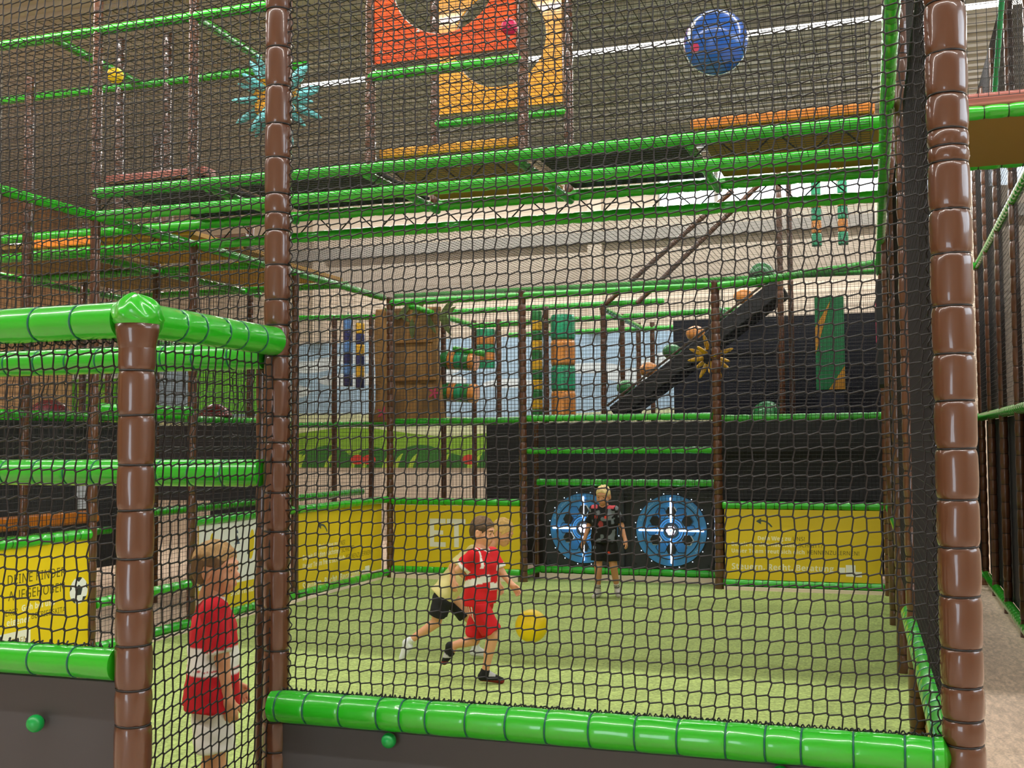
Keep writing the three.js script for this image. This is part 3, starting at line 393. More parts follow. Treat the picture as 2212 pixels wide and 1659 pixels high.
// ---------------------------------------------------------------- balls
{ const ball = (name, label, r, p, mat) => { const m = single(name, new THREE.SphereGeometry(r, 48, 32), mat, label, 'ball'); m.position.set(...p); return m; };
  ball('play_ball', 'large yellow ball in the air right of the running boys', 0.126, [-2.642, 0.274, -8.38], std(0xffdc00, 0.5));
  ball('play_ball', 'small yellow ball lying on the net above the pitch', 0.041, [-3.70, H + 0.035, -4.72], std(0xf6cf05, 0.45));
  ball('play_ball', 'small pink ball on the net in front of the orange panel', 0.037, [-1.58, H + 0.03, -4.74], std(0xd8125c, 0.4));
  const bt = canvasTex(512, 256, (g) => { g.fillStyle = '#1c63c8'; g.fillRect(0, 0, 512, 256); g.fillStyle = '#f4f6fa'; g.beginPath(); g.ellipse(300, 100, 14, 24, 0.3, 0, 7); g.fill(); g.fillStyle = '#141a26'; g.beginPath(); g.ellipse(302, 96, 7, 10, 0.3, 0, 7); g.fill(); g.fillStyle = '#f4f6fa'; g.beginPath(); g.ellipse(296, 134, 7, 5, 0, 0, 7); g.fill(); g.fillStyle = '#e34a78'; g.beginPath(); g.ellipse(312, 158, 16, 12, 0, 0, 7); g.fill(); });
  const b = ball('inflatable_ball', 'big glossy blue ball resting on the net above the pitch', 0.16, [-0.77, H + 0.155, -5.6], new THREE.MeshPhysicalMaterial({ color: 0xffffff, map: bt, roughness: 0.22, clearcoat: 0.8, clearcoatRoughness: 0.1 })); b.rotation.y = -2.89; }

// ---------------------------------------------------------------- play frame left of the pitch
const leftPosts = [];
[[-7.45, -6.1], [-7.45, -8.3], [-7.5, -10.3], [-7.5, -12.2], [-8.6, -8.9], [-8.9, -7.0], [-9.2, -11.2], [-10.6, -9.2], [-10.4, -13.2]].forEach(([x, z], i) => leftPosts.push([x, z]));
leftPosts.sort((a, b) => a[0] / a[1] < b[0] / b[1] ? 1 : -1).forEach(([x, z], i, all) => post(['first', 'second', 'third', 'fourth', 'fifth', 'sixth', 'seventh', 'eighth', 'ninth'][i] + ' brown padded post from the left in the play frame beyond the left side', x, z, 0, i % 3 === 1 ? 5.1 : 4.4, 0.045));
for (const [l, a, b, m] of [
  ['green padded rail of the upper platform, left of the bridge post', [-7.95, 3.56, -8.86], [-6.1, 3.56, -8.86], M.green],
  ['green padded rail at the back of the upper left platform', [-9.3, 3.6, -10.4], [-6.1, 3.6, -10.4], M.green],
  ['green padded rail at the far back of the upper left platform', [-9.3, 3.6, -12.1], [-6.1, 3.6, -12.1], M.green],
  ['green padded depth rail under the upper left platform, outer side', [-9.3, 3.58, -8.2], [-9.3, 3.58, -12.4], M.green],
  ['green padded depth rail under the upper left platform, inner side', [-7.5, 3.58, -8.9], [-7.5, 3.58, -12.4], M.green],
  ['green padded rail at the left edge of the picture, below the bridge level', [-9.8, 3.1, -8.94], [-8.6, 3.1, -8.94], M.green],
  ['green padded rail high over the left play frame', [-9.0, 3.0, -9.0], [-8.2, 2.9, -12.0], M.green],
  ['green padded level rail behind the left side, first floor', [-7.45, 1.98, -6.1], [-7.45, 1.98, -12.4], M.green],
  ['bright green padded rail above the orange mat behind the kindergarten banner', [-7.53, 0.84, -8.0], [-7.53, 0.83, -9.6], M.green],
  ['green padded crosswise first floor rail behind the left opening', [-9.2, 1.98, -9.6], [-6.6, 1.98, -9.6], M.green]]) rail(l, a, b, 0.042, m);
for (const [l, x0, x1, z0, z1, m, y] of [['ochre platform underside beside the bridge, upper left', -7.45, -6.12, -10.3, -8.95, M.deckYellow, 3.66], ['ochre platform underside farther back, upper left', -9.2, -7.55, -12.0, -10.5, M.deck, 3.66], ['ochre platform underside at the back of the left frame', -7.45, -6.12, -12.0, -10.5, M.deckYellow, 3.63], ['ochre platform underside at the far left edge', -9.25, -7.55, -10.4, -8.9, M.deck, 3.64]]) single('deck_panel', box(x0, x1, y, y + 0.04, z0, z1), m, l, 'panel');
mat1('orange foam mat on the upper left platform', -7.9, -7.2, M.orangeMat, 3.67, -8.95, 0.1);
mat1('brown foam mat on the upper left platform behind the post', -7.1, -6.1, M.brown, 3.75, -9.9, 0.16);
{ const o = single('foam_mat', rbox(0.5, 0.14, 1.6, 0.03, 3), M.orangeMat, 'orange foam mat behind the kindergarten banner', 'mat'); o.position.set(-7.85, 0.98, -8.75);
  for (const [l, g] of [['dark fabric wall behind the opening in the left side', box(-7.66, -7.62, 0.45, 1.93, -10.2, -8.05)], ['dark fabric wall behind the orange mat', box(-9.0, -8.95, 0, 1.95, -10.5, -6.5)], ['dark fabric wall across the left play frame', box(-9.2, -7.0, 1.0, 1.93, -12.05, -12.0)], ['black fabric wall at the far end behind the left side', box(-7.2, -6.5, 0.5, 1.93, -10.95, -10.9)]]) single('fabric_wall', g, M.charcoal, l, 'panel');
  const p = single('notice_sign', rbox(0.012, 0.28, 0.2, 0.004), std(0xdfe6f2, 0.5), 'small white and blue notice in the left play frame', 'sign'); p.position.set(-7.61, 1.2, -9.3);
  const q = single('foam_wall', box(-11.2, -9.75, 2.2, 3.2, -16.5, -16.4), std(0x6fcf36, 0.7), 'bright green leafy wall panel seen past the left play frame', 'panel');
  const dome = (l, x, y, z, r, m) => { const g = new THREE.LatheGeometry([[0, r * 0.8], [r * 0.35, r * 0.75], [r * 0.75, r * 0.5], [r, r * 0.15], [r, 0], [0, 0]].map((v) => new THREE.Vector2(...v)), 28); const o = single('foam_dome', g, m, l, 'dome'); o.position.set(x, y, z); };
  dome('dark red foam dome behind the left side, near the tall post', -7.6, 2.02, -11.6, 0.2, vinyl(0x7a1220, 0.4)); dome('dark red foam dome in the far left play frame', -8.3, 2.0, -9.6, 0.22, vinyl(0x6a1420, 0.5)); }
net('dark net of the play frame beyond the left side, lower floor', [-7.45, 0.1, -6.0], NZ, YY, 6.4, 1.85, { cell: 0.05, r: 0.002 });
net('dark net of the play frame beyond the left side, upper floor', [-7.47, 2.02, -6.0], NZ, YY, 6.4, 1.55, { cell: 0.05, r: 0.002 });
net('dark net at the back of the left play frame', [-9.3, 2.0, -12.3], XX, YY, 3.2, 1.6, { cell: 0.05, r: 0.002 });
net('dark net high above the left play frame', [-9.3, 3.8, -9.0], XX, YY, 3.2, 1.4, { cell: 0.05, r: 0.002 });

// ---------------------------------------------------------------- play frame behind the pitch
const ZP = -14.3;
const ord = ['first', 'second', 'third', 'fourth', 'fifth', 'sixth', 'seventh', 'eighth', 'ninth', 'tenth', 'eleventh', 'twelfth'];
[[-7.42, ZP], [-6.842, ZP], [-5.75, ZP], [-5.747, -15.5], [-5.357, -15.5], [-4.276, ZP], [-3.491, ZP], [-3.509, -15.5], [-3.53, -16.7], [-3.317, -16.7], [-1.212, ZP], [-1.18, -15.5]].forEach(([x, z], i) => post(ord[i] + ' brown padded post from the left in the play frame behind the back wall', x, z, i < 3 ? 0 : 0, i > 9 ? 5.6 : 3.5, 0.04, M.brown));
for (const [l, a, b, m] of [
  ['green first floor rail behind the pitch, left part', [-9.0, 1.955, ZP], [-4.9, 1.965, ZP], M.green], ['green first floor rail over the ET banner', [-5.9, 1.965, ZB - 0.06], [-4.23, 1.965, ZB - 0.06], M.green],
  ['bright green first floor rail above the goal', [-4.15, 1.985, ZB - 0.05], [-1.9, 1.985, ZB - 0.05], M.green], ['green middle rail above the goal', [-4.15, 1.592, ZB - 0.05], [-1.88, 1.592, ZB - 0.05], M.green],
  ['green first floor rail above the right banner', [-1.8, 1.955, ZB - 0.06], [-0.02, 1.965, ZB - 0.06], M.green],
  ['green upper rail behind the pitch on the left', [-8.0, 3.5, ZP], [-5.9, 3.45, ZP], M.green], ['green upper rail behind the goal, farther back', [-5.8, 3.42, -15.5], [-1.5, 3.5, -15.5], M.green], ['green upper rail at the very back', [-5.6, 3.38, -16.7], [-1.4, 3.42, -16.7], M.green],
  ['green upper depth rail behind the left end of the goal', [-3.5, 3.45, ZP], [-3.5, 3.42, -16.7], M.green], ['green upper depth rail behind the back left corner', [-5.75, 3.45, ZB - 0.2], [-5.75, 3.42, -15.5], M.green],
  ['green padded rail that the thin striped bag hangs from', [-5.7, 3.5, ZP - 0.1], [-2.7, 3.52, ZP - 0.1], M.green], ['green padded rail high behind the bridge at the right', [-1.2, 5.38, ZP], [0.3, 5.38, ZP], M.green],
  ['green short rail beside the striped rollers', [-5.6, 2.98, ZP], [-5.15, 2.9, ZP], M.green]]) rail(l, a, b, 0.042, m);
for (const [l, g, m] of [['black fabric wall behind and above the goal', box(-5.05, -0.05, 0.1, 1.93, -14.12, -14.08), M.black], ['dark side wall of the frame above the right banner', box(-1.9, -0.02, 1.0, 1.93, -13.75, -13.7), M.black], ['dark upper fabric wall behind the right banner', box(-2.9, 0.1, 2.0, 3.45, -16.2, -16.15), M.navy], ['dark deck under the slide behind the goal', box(-4.9, -0.05, 1.92, 1.95, -17, -14.4), M.navy], ['dark end wall of the upper right frame', box(0.02, 0.06, 2.0, 3.5, -16.0, -13.3), M.navy]]) single('fabric_wall', g, m, l, 'panel');
net('fine dark net of the play frame behind the back wall', [-8.8, 0.3, ZP + 0.06], XX, YY, 8.8, 3.2, { cell: 0.05, r: 0.0023 });
net('second dark net deeper in the frame behind the right banner', [-2.2, 2.0, -15.4], XX, YY, 2.2, 1.5, { cell: 0.04, r: 0.002 });
function striped(name, label, p, r, h, n, cols, hang, sx = 1) { const t = thing(name, label, 'punch bag', p); const s = h / n; for (let i = 0; i < n; i++) { const g = new THREE.LatheGeometry([[0, 0], [r * 0.94, 0], [r, s * 0.12], [r, s * 0.88], [r * 0.94, s], [0, s]].map((v) => new THREE.Vector2(...v)), 24); const m = part('stripe', g, cols[i % cols.length], t); m.position.y = i * s; m.scale.z = sx; } if (hang) part('hanging_rope', new THREE.CylinderGeometry(0.008, 0.008, hang, 8).translate(0, h + hang / 2, 0), M.tieTeal, t); return t; }
const C = { blue: vinyl(0x5b8fd0, 0.5), nav: vinyl(0x1d2a6a, 0.5), yel: vinyl(0xe9b41c, 0.5), tea: vinyl(0x119c6c, 0.5), ora: vinyl(0xd98a3a, 0.5), grn: vinyl(0x177a35, 0.5) };
striped('punch_bag', 'hanging punch bag in two blues behind the left side', [-7.205, 2.5, ZP], 0.064, 0.95, 6, [C.nav, C.blue], 0.1);
striped('punch_bag', 'hanging punch bag striped yellow and navy', [-7.015, 2.47, ZP], 0.064, 0.92, 6, [C.nav, C.yel], 0.1);
striped('punch_bag', 'thin hanging punch bag striped yellow and green', [-4.435, 2.0, ZP - 0.1], 0.075, 1.46, 11, [C.grn, C.yel], 0.08);
striped('punch_bag', 'hanging punch bag striped teal and orange', [-5.56, 2.78, -15.5], 0.14, 0.58, 5, [C.tea, C.ora], 0.05);
striped('foam_column', 'wide foam column striped teal and orange', [-4.07, 2.03, ZP - 0.1], 0.165, 1.36, 4, [C.ora, C.tea], 0);
for (const [l, y] of [['upper horizontal striped roller behind the ET banner', 2.84], ['lower horizontal striped roller behind the ET banner', 2.4]]) { const t = striped('foam_roller', l, [-5.78, y, ZP - 0.05], 0.13, 0.5, 5, [C.grn, C.ora, C.tea], 0); t.rotation.z = -Math.PI / 2 - 0.08; t.userData.category = 'roller'; }
for (const [l, x] of [['left hanging striped tube under the bright window', -0.76], ['right hanging striped tube under the bright window', -0.445]]) striped('foam_tube', l, [x, 4.1, ZP], 0.062, 0.95, 6, [C.tea, C.ora], 0.3).userData.category = 'foam tube';
{ // carved tree trunk board
  const s = new THREE.Shape(); s.moveTo(-6.6, 2.0); s.bezierCurveTo(-6.5, 2.4, -6.62, 2.9, -6.56, 3.5); s.lineTo(-5.66, 3.5); s.bezierCurveTo(-5.72, 3.0, -5.66, 2.5, -5.6, 2.0); s.closePath();
  const bark = dataTex(256, (u, v) => { const k = 0.62 + 0.38 * vnoise(u * 16, v * 4, 16, 41) + 0.12 * vnoise(u * 64, v * 16, 64, 42); return [150 * k, 112 * k, 62 * k]; }, true, 0.8, 0.8);
  const g = metreUV(new THREE.ExtrudeGeometry(s, { depth: 0.06, bevelEnabled: true, bevelSize: 0.02, bevelThickness: 0.02 }), [0, 1]); g.translate(0, 0, -13.95);
  const t = thing('tree_trunk_board', 'brown carved tree trunk board behind the back left corner', 'board'); part('trunk', g, std(0xffffff, 0.8, { map: bark }), t);
  const k = std(0x8a6230, 0.8); for (const [x, y, w, h] of [[-6.0, 3.06, 0.55, 0.05], [-5.98, 2.55, 0.6, 0.05], [-5.78, 2.8, 0.06, 0.45]]) { const b = rbox(w, h, 0.05, 0.015); b.translate(x, y, -13.87); part('carved_ridge', b, k, t); }
  const leaf = (x, y, a, sc, m) => { const q = new THREE.Shape(); q.moveTo(0, 0); q.quadraticCurveTo(0.08, 0.05, 0.2, 0); q.quadraticCurveTo(0.08, -0.06, 0, 0); const e = new THREE.ExtrudeGeometry(q, { depth: 0.01, bevelEnabled: false }); const o = part('leaf', e, m, t); o.position.set(x, y, -13.84); o.rotation.z = a; o.scale.setScalar(sc); };
  const lm = std(0x4d5a2a, 0.7), fm = std(0xb23a5a, 0.7); for (let i = 0; i < 14; i++) leaf(-6.3 + hash(i, 61) * 0.8, 3.36 + hash(i, 62) * 0.1, hash(i, 63) * 6, 0.9 + hash(i, 64) * 0.6, lm); for (const [x, y] of [[-5.7, 2.36], [-6.45, 2.1]]) for (let i = 0; i < 5; i++) leaf(x, y, i * 1.26, 0.5, fm); }
{ // dark climbing ramp with round grips, and the twin poles above it
  const t = thing('climbing_ramp', 'dark sloping climbing ramp with round grips behind the goal', 'ramp', [-3.42, 2.13, ZP - 0.46]); const L = Math.hypot(2.2, 1.62), a = Math.atan2(1.62, 2.2);
  const b = part('ramp_board', rbox(L, 0.22, 0.7, 0.03), M.black, t); b.position.set(1.1, 0.74, -0.1); b.rotation.z = a;
  for (let i = 0; i < 7; i++) { const f = 0.08 + i * 0.145; const g = new THREE.SphereGeometry(0.13, 24, 16); g.scale(1, 0.8, 0.8); const m = part('grip', g, i % 2 ? C.ora : C.grn, t, i % 2 ? 'orange round grip' : 'green round grip'); m.position.set(2.2 * f - 0.1, 1.62 * f + 0.17, -0.2); }
  const edge = rbox(L, 0.03, 0.03, 0.01); const e = part('edge_strip', edge, std(0x4a3a2c, 0.4), t); e.position.set(1.02, 0.85, 0.26); e.rotation.z = a;
  tube('padded_pole', 'left sloping dark pole below the bright window', 'pole', [-3.46, 3.5, ZP], [-1.78, 4.88, ZP], 0.035, M.brown); tube('padded_pole', 'right sloping dark pole below the bright window', 'pole', [-3.05, 3.5, ZP - 0.06], [-1.42, 4.98, ZP - 0.06], 0.035, M.brown);
  const sp = thing('spike_ball', 'yellow spiky foam ball right of the climbing ramp', 'foam ball', [-1.93, 2.68, ZB - 0.18]); const cone = new THREE.LatheGeometry([[0.0, 0], [0.026, 0.0], [0.028, 0.09], [0.018, 0.17], [0.005, 0.2], [0, 0.2]].map((v) => new THREE.Vector2(...v)), 12), ye = vinyl(0xd9a514, 0.5);
  part('core', new THREE.SphereGeometry(0.1, 20, 14), M.navy, sp); for (let i = 0; i < 16; i++) { const an = i * 2.39996, zc = 1 - 2 * (i + 0.5) / 16, rr = Math.sqrt(1 - zc * zc), d = V(rr * Math.cos(an), rr * Math.sin(an), zc); const m = part('spike', cone, ye, sp); m.position.copy(d).multiplyScalar(0.08); m.quaternion.setFromUnitVectors(V(0, 1, 0), d); }
  const pn = thing('striped_panel', 'tall dark green panel with orange triangles behind the right banner', 'panel', [-0.66, 2.35, -15]); part('sheet', box(-0.18, 0.18, 0, 1.2, -0.03, 0.03), std(0x0f6b3a, 0.6), pn); part('foot', box(-0.16, 0.16, -0.4, 0, -0.02, 0.02), M.navy, pn);
  const tri = (p) => { const q = new THREE.Shape(); p.forEach(([x, y], i) => i ? q.lineTo(x, y) : q.moveTo(x, y)); const g = new THREE.ExtrudeGeometry(q, { depth: 0.01, bevelEnabled: false }); g.translate(0, 0, 0.03); part('triangle', g, std(0xb07a1a, 0.6), pn); }; tri([[-0.18, 0.45], [0.02, 1.15], [-0.18, 0.8]]); tri([[-0.02, 0], [0.18, 0], [0.18, 0.3]]);
  const fd = (l, x, y, z, r) => { const o = single('foam_dome', new THREE.SphereGeometry(r, 24, 14, 0, 7, 0, 1.57), C.grn, l, 'dome'); o.position.set(x, y, z); }; fd('green foam dome on the first floor behind the right banner', -1.42, 2.0, -14.5, 0.2); fd('green foam dome on the upper rail behind the right banner', -1.32, 3.6, -13.12, 0.15);
}

// ---------------------------------------------------------------- corridor and frame on the right
const XC = 1.1;
[-9.2, -10.6, -12.0, -13.3, -14.6].forEach((z, i) => post(ord[i] + ' brown padded post from the front along the corridor wall', XC, z, 0, 5.6, 0.042, M.brown));
post('orange-brown padded post at the far end of the corridor', 0.92, -14.66, 2.0, 4.9, 0.05, M.brown);
rail('green padded floor rail along the corridor wall', [XC, 0.08, -6.5], [XC, 0.08, -14.6], 0.05, M.green); rail('green padded floor rail across the end of the corridor', [0.3, 0.08, -14.62], [XC, 0.08, -14.62], 0.05, M.green);
rail('green padded first floor rail along the corridor wall', [XC, 1.955, -6.5], [XC, 1.965, -14.6], 0.05, M.green); rail('green padded first floor rail across the end of the corridor', [0.3, 1.965, -14.62], [XC, 1.965, -14.62], 0.05);
rail('green padded upper rail along the corridor wall', [XC, 3.76, -6.5], [XC, 3.8, -14.6], 0.045); rail('green padded upper rail across the end of the corridor', [0.3, 3.8, -14.62], [XC, 3.8, -14.62], 0.05, M.green);
single('fabric_wall', box(XC + 0.05, XC + 0.08, 0.1, 1.92, -14.6, -6.5), M.black, 'black fabric wall along the corridor', 'panel');
single('fabric_wall', box(0.1, XC, 0.1, 1.92, -14.72, -14.68), M.black, 'black fabric wall across the end of the corridor', 'panel');
single('fabric_wall', box(XC + 0.5, XC + 0.53, 2.0, 3.1, -14.2, -9.0), M.black, 'dark upper fabric wall beyond the corridor net', 'panel');
net('black net along the corridor wall above the dark panels', [XC, 2.0, -6.5], NZ, YY, 8.1, 1.75, { cell: 0.045, r: 0.0022 });
net('black net across the far end of the corridor', [0.1, 2.0, -14.62], XX, YY, 1.0, 3.2, { cell: 0.05, r: 0.002 });
net('black net above the corridor wall up to the roof', [XC, 3.85, -8.9], NZ, YY, 5.7, 1.9, { cell: 0.045, r: 0.0022 });
single('orange_barrier', rbox(0.05, 0.16, 4.4, 0.02), vinyl(0xc8421a, 0.5), 'orange strip seen through the corridor net', 'strip').position.set(XC + 0.9, 2.95, -12.4);
single('step', rbox(0.5, 0.06, 0.25, 0.01), std(0x7a5236, 0.7), 'small brown step at the end of the corridor', 'step').position.set(0.85, 0.03, -14.35);
rail('bright green padded rail of the platform over the corridor', [0.3, DECK, ZA], [2.2, DECK, ZA], 0.045, M.green); rail('green padded rear rail of the platform over the corridor', [0.1, DECK, ZC], [2.2, DECK, ZC], 0.05, M.green);
single('deck_panel', box(0.25, 2.2, DECK - 0.03, DECK + 0.01, ZC, ZA), M.deck, 'tan underside of the platform over the corridor', 'panel');
mat1('pink foam mat on the platform over the corridor', 0.3, 2.2, M.pinkMat, DECK + 0.09, ZA - 0.1, 0.09);
net('grey net above the platform over the corridor', [0.3, DECK + 0.1, ZA], XX, YY, 1.9, 1.6, { cell: 0.06, r: 0.0025 });
rail('thin green rail slanting up over the corridor platform', [0.8, 4.05, -8.9], [0.8, 4.9, -7.6], 0.02, C.tea, { noTies: 1 });

// ---------------------------------------------------------------- people
const smin = (a, b, k) => { const h = Math.max(k - Math.abs(a - b), 0) / k; return Math.min(a, b) - h * h * k * 0.25; };
const smax = (a, b, k) => -smin(-a, -b, k);
const cap = (p, a, b, ra, rb) => { const bx = b.x - a.x, by = b.y - a.y, bz = b.z - a.z, px = p.x - a.x, py = p.y - a.y, pz = p.z - a.z; const t = Math.min(1, Math.max(0, (px * bx + py * by + pz * bz) / (bx * bx + by * by + bz * bz + 1e-9))); return Math.hypot(px - bx * t, py - by * t, pz - bz * t) - (ra + (rb - ra) * t); };
function surfaceNets(f, mn, mx, c, color) {
  const nx = Math.ceil((mx.x - mn.x) / c) + 1, ny = Math.ceil((mx.y - mn.y) / c) + 1, nz = Math.ceil((mx.z - mn.z) / c) + 1, val = new Float32Array(nx * ny * nz), id = new Int32Array(nx * ny * nz).fill(-1), p = V(0, 0, 0);
  const at = (i, j, k) => (k * ny + j) * nx + i;
  const B = 5, far = B * c * 1.25;
  for (let K = 0; K < nz; K += B) for (let J2 = 0; J2 < ny; J2 += B) for (let I = 0; I < nx; I += B) {   // blocks far from the surface keep one value
    p.set(mn.x + (I + (B - 1) / 2) * c, mn.y + (J2 + (B - 1) / 2) * c, mn.z + (K + (B - 1) / 2) * c); const m = f(p), skip = Math.abs(m) > far;
    for (let k = K; k < Math.min(K + B, nz); k++) for (let j = J2; j < Math.min(J2 + B, ny); j++) for (let i = I; i < Math.min(I + B, nx); i++) { if (skip) { val[at(i, j, k)] = m; continue; } p.set(mn.x + i * c, mn.y + j * c, mn.z + k * c); val[at(i, j, k)] = f(p); } }
  const pos = [], idx = [], col = [];
  for (let k = 0; k < nz - 1; k++) for (let j = 0; j < ny - 1; j++) for (let i = 0; i < nx - 1; i++) {
    let n = 0, sx = 0, sy = 0, sz = 0, m = 0; const v = []; for (let q = 0; q < 8; q++) { v[q] = val[at(i + (q & 1), j + ((q >> 1) & 1), k + (q >> 2))]; if (v[q] < 0) m++; }
    if (m === 0 || m === 8) continue;
    for (let a = 0; a < 8; a++) for (let d = 0; d < 3; d++) { const b = a | (1 << d); if (b === a || (v[a] < 0) === (v[b] < 0)) continue; const t = v[a] / (v[a] - v[b]); sx += (a & 1) + (d === 0 ? t : 0); sy += ((a >> 1) & 1) + (d === 1 ? t : 0); sz += (a >> 2) + (d === 2 ? t : 0); n++; }
    id[at(i, j, k)] = pos.length / 3; pos.push(mn.x + (i + sx / n) * c, mn.y + (j + sy / n) * c, mn.z + (k + sz / n) * c);
  }
  for (let k = 1; k < nz - 1; k++) for (let j = 1; j < ny - 1; j++) for (let i = 1; i < nx - 1; i++) {
    const s = val[at(i, j, k)] < 0; const quad = (a, b, cc, d, fl) => { if (a < 0 || b < 0 || cc < 0 || d < 0) return; if (fl) idx.push(a, b, cc, a, cc, d); else idx.push(a, cc, b, a, d, cc); };
    if (s !== (val[at(i + 1, j, k)] < 0)) quad(id[at(i, j - 1, k - 1)], id[at(i, j, k - 1)], id[at(i, j, k)], id[at(i, j - 1, k)], s);
    if (s !== (val[at(i, j + 1, k)] < 0)) quad(id[at(i - 1, j, k - 1)], id[at(i - 1, j, k)], id[at(i, j, k)], id[at(i, j, k - 1)], s);
    if (s !== (val[at(i, j, k + 1)] < 0)) quad(id[at(i - 1, j - 1, k)], id[at(i, j - 1, k)], id[at(i, j, k)], id[at(i - 1, j, k)], s);
  }
  const g = new THREE.BufferGeometry(); g.setAttribute('position', new THREE.Float32BufferAttribute(pos, 3)); g.setIndex(idx); g.computeVertexNormals();
  if (color) { for (let i = 0; i < pos.length; i += 3) { p.set(pos[i], pos[i + 1], pos[i + 2]); col.push(...color(p)); } g.setAttribute('color', new THREE.Float32BufferAttribute(col, 3)); }
  return g;
}
const lin = (h) => { const c = new THREE.Color(h); return [c.r, c.g, c.b]; };
const bounds = (pts, m) => { const b = new THREE.Box3().setFromPoints(pts); return [b.min.addScalar(-m), b.max.addScalar(m)]; };
const clothMat = () => new THREE.MeshStandardMaterial({ color: 0xffffff, vertexColors: true, roughness: 0.85 });
// J: joints in metres from the base point (world axes); o: size, head direction, colours
function person(label, base, Jr, o) {
  const J = {}; for (const k in Jr) J[k] = V(...Jr[k]); const s = o.s, t = thing('person', label, 'person', base);
  const right = J.sR.clone().sub(J.sL).normalize(), up = J.neck.clone().sub(J.pelvis).normalize(), fwd = up.clone().cross(right).normalize();   // right x ... : fwd = up x right
  const off = (p, r, u, f) => p.clone().addScaledVector(right, r).addScaledVector(up, u).addScaledVector(fwd, f);
  const hf = V(...o.head).normalize(), hr = hf.clone().cross(V(0, 1, 0)).normalize(), hu = hr.clone().cross(hf).normalize();
  const H0 = J.head, hp = (r, u, f) => H0.clone().addScaledVector(hr, r * s).addScaledVector(hu, u * s).addScaledVector(hf, f * s);
  const limbs = [];
  for (const S of ['R', 'L']) { limbs.push([J['s' + S], J['e' + S], 0.036, 0.030], [J['e' + S], J['w' + S], 0.029, 0.0205], [J['h' + S], J['k' + S], 0.062, 0.044], [J['k' + S], J['a' + S], 0.043, 0.027]);
    const k = J['k' + S], a = J['a' + S], mid = k.clone().lerp(a, 0.3), bk = J['t' + S].clone().sub(a); bk.y = 0; bk.normalize().multiplyScalar(-0.012 * s); limbs.push([k.clone().lerp(a, 0.12).add(bk), mid.add(bk).lerp(a, 0.3), 0.037, 0.034]);
    const heel = a.clone().sub(bk.clone().multiplyScalar(-1.6)); heel.y -= 0.028 * s; limbs.push([a, heel, 0.027, 0.026], [heel, J['t' + S], 0.026, 0.018], [a, J['t' + S], 0.026, 0.016]); }
  const torso = [[off(J.pelvis, 0.05 * s, 0, 0), off(J.chest, 0.055 * s, 0, 0), 0.078, 0.08], [off(J.pelvis, -0.05 * s, 0, 0), off(J.chest, -0.055 * s, 0, 0), 0.078, 0.08], [J.chest, J.neck, 0.08, 0.05], [J.sR, J.sL, 0.043, 0.043], [J.neck, hp(0, -0.05, -0.012), 0.04, 0.037]];
  const skinF = (p) => { let d = 1e9; for (const q of torso) d = smin(d, cap(p, q[0], q[1], q[2] * s, q[3] * s), 0.03 * s); let e = 1e9; for (const q of limbs) e = smin(e, cap(p, q[0], q[1], q[2] * s, q[3] * s), 0.012 * s); return smin(d, e, 0.025 * s); };
  const all = Object.values(J), [mn, mx] = bounds(all, 0.11 * s);
  const skin = lin(o.skin || 0xd79c78), skinC = (p) => skin;
  const parts = [surfaceNets(skinF, mn, mx, 0.011 * s, skinC)];
  // head with face
  const ell = (p, c, a, b, e) => { const dx = p.x - c.x, dy = p.y - c.y, dz = p.z - c.z, X = (dx * hr.x + dy * hr.y + dz * hr.z) / (a * s), Y = (dx * hu.x + dy * hu.y + dz * hu.z) / (b * s), Z = (dx * hf.x + dy * hf.y + dz * hf.z) / (e * s), l = Math.hypot(X, Y, Z); return (l - 1) * Math.min(a, b, e) * s; };
  const nose = [hp(0, 0.0, 0.083), hp(0, -0.03, 0.101)], headF = (p) => {
    let d = ell(p, hp(0, 0.022, -0.006), 0.073, 0.084, 0.09); d = smin(d, ell(p, hp(0, -0.04, 0.022), 0.053, 0.058, 0.062), 0.035 * s); d = smin(d, cap(p, hp(0, -0.083, 0.052), hp(0, -0.078, 0.06), 0.02 * s, 0.018 * s), 0.03 * s);
    d = smin(d, cap(p, nose[0], nose[1], 0.008 * s, 0.012 * s), 0.012 * s); d = smin(d, cap(p, hp(-0.018, -0.062, 0.078), hp(0.018, -0.062, 0.078), 0.007 * s, 0.007 * s), 0.014 * s);
    for (const q of [-1, 1]) { d = smin(d, ell(p, hp(q * 0.076, -0.012, -0.008), 0.011, 0.031, 0.02), 0.006 * s); d = smax(d, -ell(p, hp(q * 0.087, -0.01, -0.004), 0.007, 0.017, 0.01), 0.005 * s); d = smax(d, -cap(p, hp(q * 0.022, 0.002, 0.1), hp(q * 0.04, 0.002, 0.094), 0.013 * s, 0.013 * s), 0.016 * s); d = smin(d, ell(p, hp(q * 0.031, 0.001, 0.073), 0.014, 0.011, 0.012), 0.004 * s); d = smin(d, cap(p, hp(q * 0.012, 0.024, 0.084), hp(q * 0.046, 0.026, 0.073), 0.007 * s, 0.006 * s), 0.014 * s); d = smin(d, ell(p, hp(q * 0.042, -0.035, 0.052), 0.022, 0.02, 0.02), 0.02 * s); }
    return smin(d, cap(p, J.neck, hp(0, -0.045, -0.014), 0.042 * s, 0.038 * s), 0.025 * s); };
  const hc = lin(o.hair), lip = [skin[0] * 0.82, skin[1] * 0.58, skin[2] * 0.58], dark = [0.02, 0.015, 0.012];
